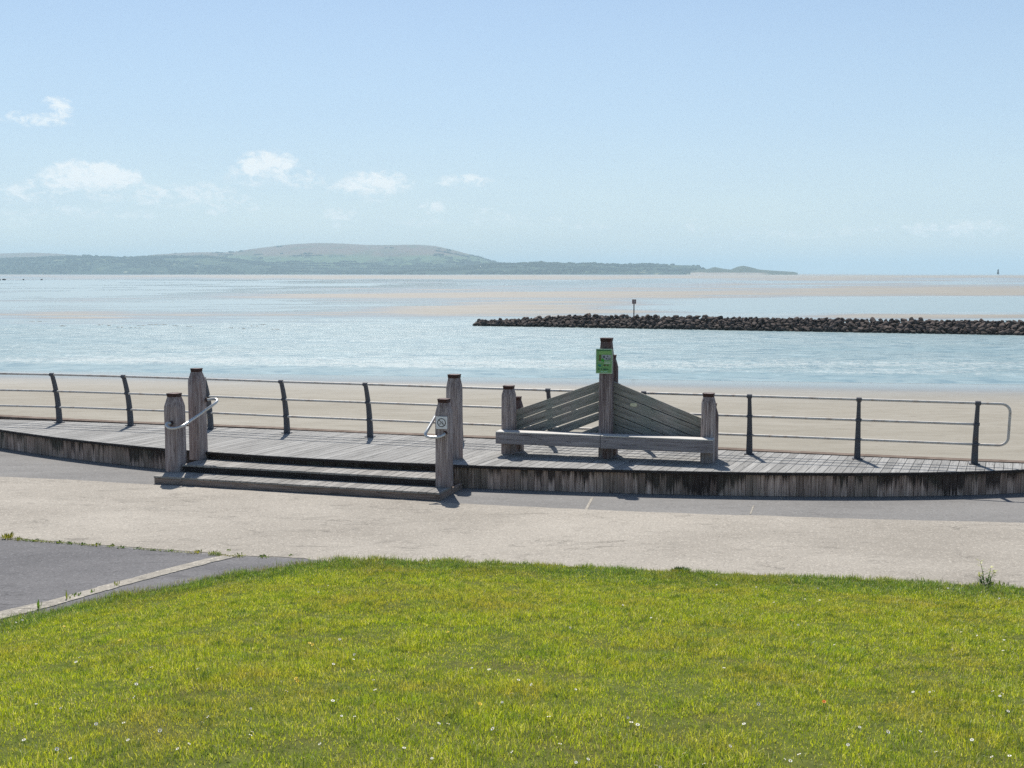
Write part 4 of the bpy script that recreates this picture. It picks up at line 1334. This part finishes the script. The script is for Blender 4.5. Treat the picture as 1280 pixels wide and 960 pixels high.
flat('photo', (0.33, 0.36, 0.38), [(-.045, .02, .125, .115)], gs)
flat('photo_detail', (0.06, 0.09, 0.10), [(-.02, .06, .012, .098), (.03, .035, .055, .06), (.07, .035, .122, .05), (.055, .075, .07, .10)], gs, -.0105, -.0085)
flat('green_shape', (0.03, 0.32, 0.03), [(-.05, -.01, .0, .04), (-.035, .04, -.015, .055)], gs, -.0095, -.0086)
flat('white_lines', (0.70, 0.74, 0.68), [(.0, -.018, .118, -.010), (.005, -.042, .115, -.034), (-.11, -.015, -.02, -.010)], gs)
flat('teal_lines', (0.015, 0.20, 0.16), [(-.112, -.085, -.05, -.060), (-.09, -.105, -.058, -.09)], gs)
flat('brown_lines', (0.09, 0.06, 0.04), [(-.01, -.085, .03, -.060), (.045, -.085, .08, -.065)], gs)
flat('dark_lines', (0.012, 0.10, 0.05), [(-.112, -.152, -.072, -.132), (-.055, -.155, -.035, -.132), (-.015, -.160, .045, -.132), (.055, -.155, .078, -.136)], gs)
flat('footer', (0.30, 0.58, 0.42), [(-.06, -.195, -.02, -.178), (-.005, -.195, .06, -.18)], gs)

# ------------------------------------------------------------------ breakwater of boulders
def rock_mat():
    m, nt, out = newmat('breakwater_rock')
    oi = nd(nt, 'ShaderNodeObjectInfo').outputs['Random']
    p = pos(nt)
    n = noi(nt, p, 2.2, 6, 0.7)
    col = mixc(nt, oi, (0.055, 0.041, 0.035), (0.105, 0.078, 0.066))
    col = mixc(nt, maprange(nt, n, 0.45, 0.7, 0.0, 0.6), col, (0.13, 0.108, 0.098))
    s = nd(nt, 'ShaderNodeSeparateXYZ', {0: p})
    wet = maprange(nt, s.outputs[2], ZS + 0.15, ZS + 0.55, 1.0, 0.0)
    col = mixc(nt, ma(nt, 'MULTIPLY', wet, 0.6), col, (0.025, 0.025, 0.022))
    princ(nt, out, col, 0.85, n, 0.8, 0.06, spec=0.2)
    return m
M_ROCK = rock_mat()
import bmesh
def rock_mesh(seed, sub=2):
    bm = bmesh.new()
    bmesh.ops.create_icosphere(bm, subdivisions=sub, radius=1)
    rs_ = random.Random(seed)
    planes = [(Vector((rs_.gauss(0, 1), rs_.gauss(0, 1), rs_.gauss(0, 1))).normalized(), rs_.uniform(0.42, 0.78)) for _ in range(12)]
    for v in bm.verts:
        c = v.co.copy()
        for n_, d_ in planes:
            k = c.dot(n_)
            if k > d_:
                c -= n_ * (k - d_)
        c *= 1 + 0.10 * mnoise.noise(c * 2.3 + Vector((seed * 3.1, 0, 0)))
        v.co = c
    me = bpy.data.meshes.new('boulder')
    bm.to_mesh(me)
    bm.free()
    me.materials.append(M_ROCK)
    return me
ROCKS = [rock_mesh(s) for s in range(12)]
# centre line: seaward tip to far right, beyond the frame
bw0, bw1 = U(590, 407.5, ZS), U(1280, 419.5, ZS)
bdir = (bw1 - bw0).normalized()
bnr = Vector((-bdir.y, bdir.x, 0))               # away from the shore
BWL = (bw1 - bw0).length + 26
def crest_h(s):
    return 0.75 + 0.95 * min(1, s / 15) if s < 15 else 1.62 + 0.0 * s
n_rock = 0
cand = []
s_ = 0.3
WF = 3.0                                          # horizontal run of the front slope
row_def = [(0.0, 0.0), (0.2, 0.2), (0.40, 0.4), (0.60, 0.6), (0.80, 0.8), (1.0, 1.0)]
random.seed(21)
LV = (bw1 - bw0).length
for rr_i, (ft, fh) in enumerate(row_def):
    s_ = random.uniform(0.1, 0.7) + (0.0 if rr_i < 3 else 0.3)
    step = (LV + 3) / 100.0
    while s_ < LV + 3:
        cand.append((s_ + random.uniform(-.2, .2), ft + random.uniform(-.06, .06), fh, rr_i))
        s_ += step * random.uniform(0.9, 1.1)
cand = sorted(((random.uniform(0.29, 0.46), c_) for c_ in cand), key=lambda q: -q[0])
CAND_REST = cand[300:]
for rad, (s_, ft, fh, ri) in cand[:300]:
    hh_ = crest_h(s_)
    P = bw0 + bdir * s_ + bnr * (0.5 + WF * ft * min(1, 0.45 + s_ / 18))
    z = ZS + 0.22 + (hh_ - 0.50) * fh + random.uniform(-.10, .16)
    o = bpy.data.objects.new('boulder', random.choice(ROCKS))
    o.location = (P.x, P.y, z)
    o.scale = (rad * random.uniform(1.1, 1.55), rad * random.uniform(.9, 1.2), rad * random.uniform(0.62, 0.85))
    o.rotation_euler = (random.uniform(-.5, .5), random.uniform(-.5, .5), random.uniform(0, 6.28))
    C.objects.link(o)
    tag(o, 'dark brown boulder in the long rock breakwater out in the shallow water', 'boulder', 'boulders of the rock breakwater')
# the rest of the rubble: core, back slope, stones between, and the length beyond the frame
mb = MB()
def rubble(P, z, rad, seed):
    me = ROCKS[seed % 12]
    Rm = Matrix.Translation((P.x, P.y, z)) @ Matrix.Rotation(random.uniform(0, 6.28), 4, 'Z') @ Matrix.Rotation(random.uniform(-.6, .6), 4, 'X') @ Matrix.Diagonal((rad * random.uniform(.9, 1.4), rad, rad * random.uniform(.65, .95), 1))
    mb.add([v.co for v in me.vertices], [list(p_.vertices) for p_ in me.polygons], 0, Rm)
for k, (rad, (s_, ft, fh, ri)) in enumerate(CAND_REST):
    P = bw0 + bdir * s_ + bnr * (0.5 + WF * ft * min(1, 0.45 + s_ / 18))
    rubble(P, ZS + 0.22 + (crest_h(s_) - 0.50) * fh + random.uniform(-.08, .08), rad, k)
for k in range(2600):
    s_ = random.uniform(0.2, BWL)
    inside = s_ < LV + 2.5
    ft = random.uniform(0.0, 2.3)
    fh = ft if ft <= 1 else max(0, 1 - (ft - 1.15) / 1.15) if ft > 1.15 else 1.0
    small = inside and ft < 1.1
    rad = random.uniform(0.18, 0.30) if small else random.uniform(0.32, 0.50)
    P = bw0 + bdir * s_ + bnr * (0.55 + WF * ft * min(1, 0.45 + s_ / 18))
    z = ZS + 0.10 + (crest_h(s_) - (0.55 if not small else 0.42)) * fh + random.uniform(-.1, .06)
    rubble(P, z, rad, k)
# solid core under the stones
core = []
for s_ in np.linspace(0.4, BWL, 60):
    w_ = min(1, 0.45 + s_ / 18)
    hh_ = crest_h(s_)
    c_ = bw0 + bdir * float(s_)
    core.append([c_ + bnr * (0.7) + Vector((0, 0, -0.6)), c_ + bnr * (0.5 + WF * w_) + Vector((0, 0, hh_ - 0.75)), c_ + bnr * (0.5 + WF * 1.25 * w_) + Vector((0, 0, hh_ - 0.75)), c_ + bnr * (0.5 + WF * 2.3 * w_) + Vector((0, 0, -0.6))])
mb.loft(core)
o = mb.build('breakwater_rubble', M_ROCK)
tag(o, 'smaller dark rubble filling the rock breakwater between the boulders', 'rubble', kind='stuff')

# marker post on the breakwater
mp = AT(792.3, 398.5, (bw0 + bdir * 17).y + WF * 1.1)
mz = ZS + 1.0
mk = empty('marker_post', (mp.x, mp.y, mz))
tag(mk, 'thin marker pole with a small square board on the rock breakwater', 'marker')
ztop_ = AT(792.3, 374.2, mp.y).z
zmid_ = AT(792.3, 379.8, mp.y).z
mb = MB(); mb.tube([(0, 0, -0.5), (0, 0, ztop_ - mz - 0.02)], 0.075, 10)
mb.build('pole', simple('marker_pole', (0.10, 0.085, 0.08), 0.7, 0, 5, 0.3), mk, smooth=True)
mb = MB()
bw_ = 0.26
mb.box((-bw_, -0.12, zmid_ - mz), (bw_, -0.085, ztop_ - mz), bev=0.01)
tb = mb.build('top_board', simple('marker_board', (0.23, 0.115, 0.10), 0.6, 0, 4, 0.3), mk)
mb = MB()
mb.box((-0.045, -0.126, zmid_ - mz + 0.06), (0.045, -0.122, ztop_ - mz - 0.03))
mb.build('board_stripe', simple('marker_stripe', (0.45, 0.40, 0.38), 0.6), tb)

# lighthouse on the horizon
ly = 3600.0
lb = AT(1247.5, 342.4, ly)
lh = AT(1247.5, 336.2, ly).z - lb.z
lg = empty('lighthouse', (lb.x, ly, lb.z))
tag(lg, 'tiny dark lighthouse far off on the right of the horizon', 'lighthouse')
mb = MB(); mb.tube([(0, 0, -1), (0, 0, lh * .12), (0, 0, lh * .5), (0, 0, lh * .72)], [3.9, 3.4, 2.4, 2.0], 12)
M_LH = simple('lighthouse_iron', (0.05, 0.055, 0.06), 0.7)
mb.build('tower', M_LH, lg)
mb = MB(); mb.tube([(0, 0, lh * .72), (0, 0, lh * .745)], [2.9, 2.9], 12); mb.build('gallery', M_LH, lg)
mb = MB(); mb.tube([(0, 0, lh * .745), (0, 0, lh * .92), (0, 0, lh)], [1.7, 1.7, 0.2], 12); mb.build('lantern', M_LH, lg)

# dark rocks far out on the left flats
for (px, py, wpx, hpx, lab) in ((-1, 350.4, 6.0, 2.4, 'dark low rock far out on the flats at the left picture edge'), (5.5, 350.2, 5.0, 2.2, 'dark flat rock on the far flats just right of the edge rock'),
                                (29.5, 350.0, 3.2, 1.6, 'smallest dark rock on the far flats, standing alone'), (52, 350.2, 4.6, 2.2, 'dark rock on the far flats, rightmost below the hills')):
    P = U(px, py, ZS)
    k = P.y / FPX
    o = bpy.data.objects.new('flats_rock', random.choice(ROCKS))
    o.location = (P.x, P.y, ZS + hpx * k * 0.3)
    o.scale = (wpx * k * 0.55, wpx * k * 0.4, hpx * k * 0.62)
    C.objects.link(o)
    tag(o, lab, 'rock', 'dark rocks far out on the flats')

# dark weed lines on the water, left
mb = MB()
for px, py, w_ in ((50, 402.0, 20), (80, 407.3, 14), (125, 406, 8), (140, 406.8, 10), (150, 409, 8), (168, 409.5, 14), (178, 406.8, 10), (192, 405.6, 16), (205, 405.8, 10), (218, 407.4, 8), (236, 408, 8), (288, 410, 7), (303, 410.6, 9), (318, 407.6, 10), (328, 405.7, 12), (345, 411.6, 9)):
    for k in range(4):
        P = U(px + random.uniform(-.5, .5) * w_, py + random.uniform(-.35, .35), ZS)
        kk = P.y / FPX
        Rm = Matrix.Translation((P.x, P.y, ZS + 0.01)) @ Matrix.Rotation(random.uniform(-.15, .15), 4, 'Z') @ Matrix.Diagonal((w_ * kk * random.uniform(.06, .30), random.uniform(.25, .6), 0.035, 1))
        me = ROCKS[k]
        mb.add([v.co for v in me.vertices], [list(p_.vertices) for p_ in me.polygons], 0, Rm)
o = mb.build('seaweed', simple('seaweed', (0.15, 0.155, 0.14), 0.8, 0, 2, 0.3))
tag(o, 'thin dark lines of weed lying in the shallow water', 'seaweed', kind='stuff')

# ------------------------------------------------------------------ small plants
def leafy(n, spread, hgt, wid, up=0.6):
    """verts/faces of a clump of n leaves"""
    mb_ = MB()
    for k in range(n):
        a = random.uniform(0, 6.28)
        r0 = spread * random.random() ** 0.7
        bx, by = math.cos(a) * r0 * 0.5, math.sin(a) * r0 * 0.5
        h_ = hgt * random.uniform(0.35, 1.0)
        q = a + random.uniform(-1, 1)
        tipx, tipy = bx + math.cos(q) * spread * random.uniform(.2, .7) * (1 - up), by + math.sin(q) * spread * random.uniform(.2, .7) * (1 - up)
        w_ = wid * random.uniform(.6, 1.2)
        px_, py_ = -math.sin(q) * w_ / 2, math.cos(q) * w_ / 2
        mxx, mxy = bx + (tipx - bx) * .55, by + (tipy - by) * .55
        mb_.add([(bx, by, 0), (mxx + px_, mxy + py_, h_ * .6), (tipx, tipy, h_), (mxx - px_, mxy - py_, h_ * .6)], [(0, 1, 2, 3)])
    return mb_
WG = 'weeds in the seams of the path'
WL = 'small green weed growing in the seam beside the grey side path'
specs = [(10, 673, 0.16, 0.10, 70, 'largest green weed clump in the seam at the left picture edge'), (24, 674.5, .10, .05, 30, WL), (43, 676.5, .10, .035, 26, WL), (74, 678.6, .11, .04, 30, WL),
         (88, 679.6, .11, .035, 30, WL), (104, 680.6, .10, .035, 28, WL), (122, 681.6, .12, .045, 36, WL), (138, 683, .11, .035, 28, WL), (152, 684.6, .1, .03, 24, WL), (172, 686, .1, .03, 22, WL), (192, 687.6, .09, .025, 18, WL), (212, 688.6, .1, .03, 22, WL),
         (248, 690.8, .11, .045, 30, WL), (268, 692.6, .15, .05, 46, 'broad flat weed patch where the edging strip meets the concrete'), (300, 694.4, .13, .035, 32, WL), (330, 696.6, .13, .035, 30, WL), (364, 694.2, .06, .02, 12, WL), (286, 688, .05, .02, 10, WL),
         (48, 762, .06, .13, 7, 'upright dark weed on the edging strip nearest the lawn corner'), (84, 750, .06, .13, 7, 'upright dark weed on the edging strip, the upper of two'), (95, 745, .09, .05, 16, 'low pale weed on the edging strip above the upright ones'),
         (115, 741, .05, .06, 8, 'thin weed on the right side of the edging strip'), (146, 733, .05, .09, 6, 'thin tall weed on the right side of the edging strip')]
for px, py, sp, hg, n, lab in specs:
    P = U(px, py, 0.008)
    o = leafy(n, sp, hg, 0.018).build('weed', M_TUFT)
    o.location = (P.x, P.y, 0.006)
    tag(o, lab, 'weed', WG)
mo = MB()
sd_ = [U(px, py, 0.008) for px, py in SP_PX[1:7]]
for i in range(len(sd_) - 1):
    for k in range(330):
        t_ = random.random()
        q = sd_[i] + (sd_[i + 1] - sd_[i]) * t_
        if mnoise.noise(q * 2.6) + random.uniform(-.35, .35) < -0.05:
            continue
        x_, y_ = q.x + random.gauss(0, .02), q.y + random.gauss(0, .022) + .015
        a, h_, w_ = random.uniform(0, 6.28), random.uniform(.008, .032), random.uniform(.008, .016)
        dx, dy = math.cos(a) * .03, math.sin(a) * .03
        mo.add([(x_, y_, .006), (x_ + dx * .6 - dy * w_ * 14, y_ + dy * .6 + dx * w_ * 14, h_ * .8), (x_ + dx, y_ + dy, h_), (x_ + dx * .6 + dy * w_ * 14, y_ + dy * .6 - dx * w_ * 14, h_ * .8)], [(0, 1, 2, 3)])
o = mo.build('moss', grass_mat('seam_moss', [(0.0, (0.09, 0.12, 0.03)), (0.6, (0.20, 0.24, 0.05)), (1.0, (0.33, 0.30, 0.12))], 0.3))
tag(o, 'low yellow green moss and seedlings along the seam of the side path', 'moss', kind='stuff')
# dark tuft at the lawn edge
P = U(851, 716.5, 0.0)
o = leafy(260, 0.17, 0.075, 0.018, 0.25).build('grass_tuft', M_TUFT)
o.location = (P.x, P.y, 0.0)
tag(o, 'dark green leafy tuft standing up from the lawn edge', 'tuft')
# flowering weed at right
P = U(1231, 736, 0.0)
wd = empty('flowering_weed', (P.x, P.y, 0.0))
tag(wd, 'tall thin weed with pale yellow flowers at the lawn edge', 'plant')
mbs, mbl, mbf = MB(), MB(), MB()
for dx, hg, lean_ in ((0.0, .33, -.06), (.03, .25, .04), (-.02, .17, -.04), (0.04, .20, .07)):
    path = [Vector((dx, 0, 0)), Vector((dx + lean_ * .35, 0.01, hg * .5)), Vector((dx + lean_, 0.02, hg))]
    path = catmull(path, 5)
    mbs.tube(path, [0.006 - 0.004 * i / (len(path) - 1) for i in range(len(path))], 5)
    for i, p in enumerate(path[1:]):
        for _ in range(3):
            a = random.uniform(0, 6.28)
            d_ = Vector((math.cos(a), math.sin(a), .5)) * random.uniform(.035, .075) * (1.2 - i / len(path) * 0.5)
            s2 = Vector((-math.sin(a), math.cos(a), 0)) * 0.011
            (mbl if i < len(path) - 4 else mbf).add([p, p + d_ * .5 + s2, p + d_, p + d_ * .5 - s2], [(0, 1, 2, 3)])
mbs.build('stem', M_TUFT, wd)
mbl.build('leaves', M_TUFT, wd)
mbf.build('flowers', grass_mat('pale_flower', [(0.0, (0.42, 0.44, 0.14)), (1.0, (0.6, 0.6, 0.25))], 0.4), wd)
for px, py in ((1240, 733), (1247, 734), (1256, 735.5)):
    P = U(px, py, 0.0)
    o = leafy(16, 0.08, 0.10, 0.016).build('edge_weed', M_TUFT)
    o.location = (P.x, P.y, 0.0)
    tag(o, 'small dark weed on the lawn edge right of the flowering weed', 'weed', 'small weeds by the flowering weed')

# daisies and buttercups
M_PETAL = simple('white_petals', (0.82, 0.82, 0.80), 0.7)
M_EYE = simple('yellow_eye', (0.60, 0.42, 0.03), 0.7)
M_YEL = simple('yellow_petals', (0.75, 0.52, 0.02), 0.6)
M_ORG = simple('orange_petals', (0.80, 0.22, 0.01), 0.6)
M_STALK = simple('flower_stalk', (0.08, 0.14, 0.03), 0.8)
def flower_mesh(name, petal, r, n, eye):
    mb_ = MB()
    mb_.tube([(0, 0, -0.05), (0.003, 0, 0)], 0.0014, 4, 2)
    for k in range(n):
        a = 2 * math.pi * k / n + random.uniform(-.1, .1)
        u_ = Vector((math.cos(a), math.sin(a), 0.22))
        s2 = Vector((-math.sin(a), math.cos(a), 0)) * r * 2.4 / n
        mb_.add([u_ * r * 0.2, u_ * r * 0.7 + s2, u_ * r, u_ * r * .7 - s2], [(0, 1, 2, 3)], 0)
    mb_.tube([(0, 0, 0.0005), (0, 0, 0.003), (0, 0, 0.0055)], [r * 0.36, r * 0.32, r * 0.12], 8, 1)
    me_o = mb_.build(name, [petal, eye, M_STALK])
    me = me_o.data
    bpy.data.objects.remove(me_o)
    return me
DAISY = [flower_mesh('daisy', M_PETAL, 0.011, 12, M_EYE) for _ in range(3)]
BUTTER = flower_mesh('buttercup', M_YEL, 0.014, 5, M_EYE)
ORANGE = flower_mesh('orange_flower', M_ORG, 0.014, 9, M_ORG)
def on_bank(px, py, lift=0.066):
    d_ = ray(px, py)
    t = 2.0
    while t < 30:
        P = Vector((0, 0, H)) + d_ * t
        if P.z - lift < float(bank_z(np.array(P.x), np.array(P.y))):
            break
        t += 0.01
    return P
DPX = [(222, 936), (237, 895), (253, 903), (260, 896), (285, 935), (200, 913), (315, 915), (262, 897), (327, 830), (358, 864), (467, 850), (416, 876), (427, 895), (313, 919), (247, 836), (443, 818),
       (846, 871), (1006, 793), (1043, 806), (1167, 864), (1162, 865), (1241, 864), (1253, 867), (1260, 889), (1241, 895), (790, 896), (785, 897), (789, 903), (797, 906), (855, 942), (825, 959), (820, 957), (981, 949), (988, 951), (999, 943), (1060, 931), (1077, 958), (880, 955),
       (20, 778), (6, 782), (28, 775), (117, 757), (640, 940), (616, 911), (622, 913), (700, 930), (560, 905), (505, 935), (540, 948), (686, 896), (720, 953), (735, 949), (160, 925), (120, 905), (88, 948), (45, 880), (1110, 915), (1170, 940), (1215, 925), (930, 905), (948, 880), (1190, 812), (1255, 800), (905, 835), (648, 850), (590, 835), (30, 925), (400, 930), (380, 948), (665, 958), (1262, 945), (1020, 952), (1250, 870)]
random.seed(5)
DPX += [(random.uniform(60, 1270), 960 - 235 * random.random() ** 0.75) for _ in range(75)]
DPX = [q for q in DPX if q[1] > 725 and not (q[0] < 330 and q[1] < 800 and q not in DPX[:70])]
for px, py in DPX:
    P = on_bank(px, py)
    o = bpy.data.objects.new('daisy', random.choice(DAISY))
    o.location = P
    o.rotation_euler = (R(25) + random.uniform(-.4, .4), random.uniform(-.4, .4), random.uniform(0, 6.28))
    s_ = random.uniform(0.7, 1.15)
    o.scale = (s_, s_, s_)
    C.objects.link(o)
    tag(o, 'small white daisy growing in the lawn', 'daisy', 'daisies in the lawn')
for px, py in ((387, 804), (391, 806), (370, 848), (372, 851), (47, 815), (98, 766), (80, 783), (212, 758), (560, 790), (990, 775), (600, 880), (150, 800)):
    P = on_bank(px, py, 0.068)
    o = bpy.data.objects.new('buttercup', BUTTER)
    o.location = P
    o.rotation_euler = (R(25) + random.uniform(-.3, .3), random.uniform(-.3, .3), random.uniform(0, 6.28))
    C.objects.link(o)
    tag(o, 'small yellow buttercup in the lawn', 'buttercup', 'buttercups in the lawn')
P = on_bank(1030, 877, 0.07)
o = bpy.data.objects.new('orange_flower', ORANGE)
o.location = P
o.rotation_euler = (R(30), 0, 0)
C.objects.link(o)
tag(o, 'single bright orange flower in the lawn', 'flower')
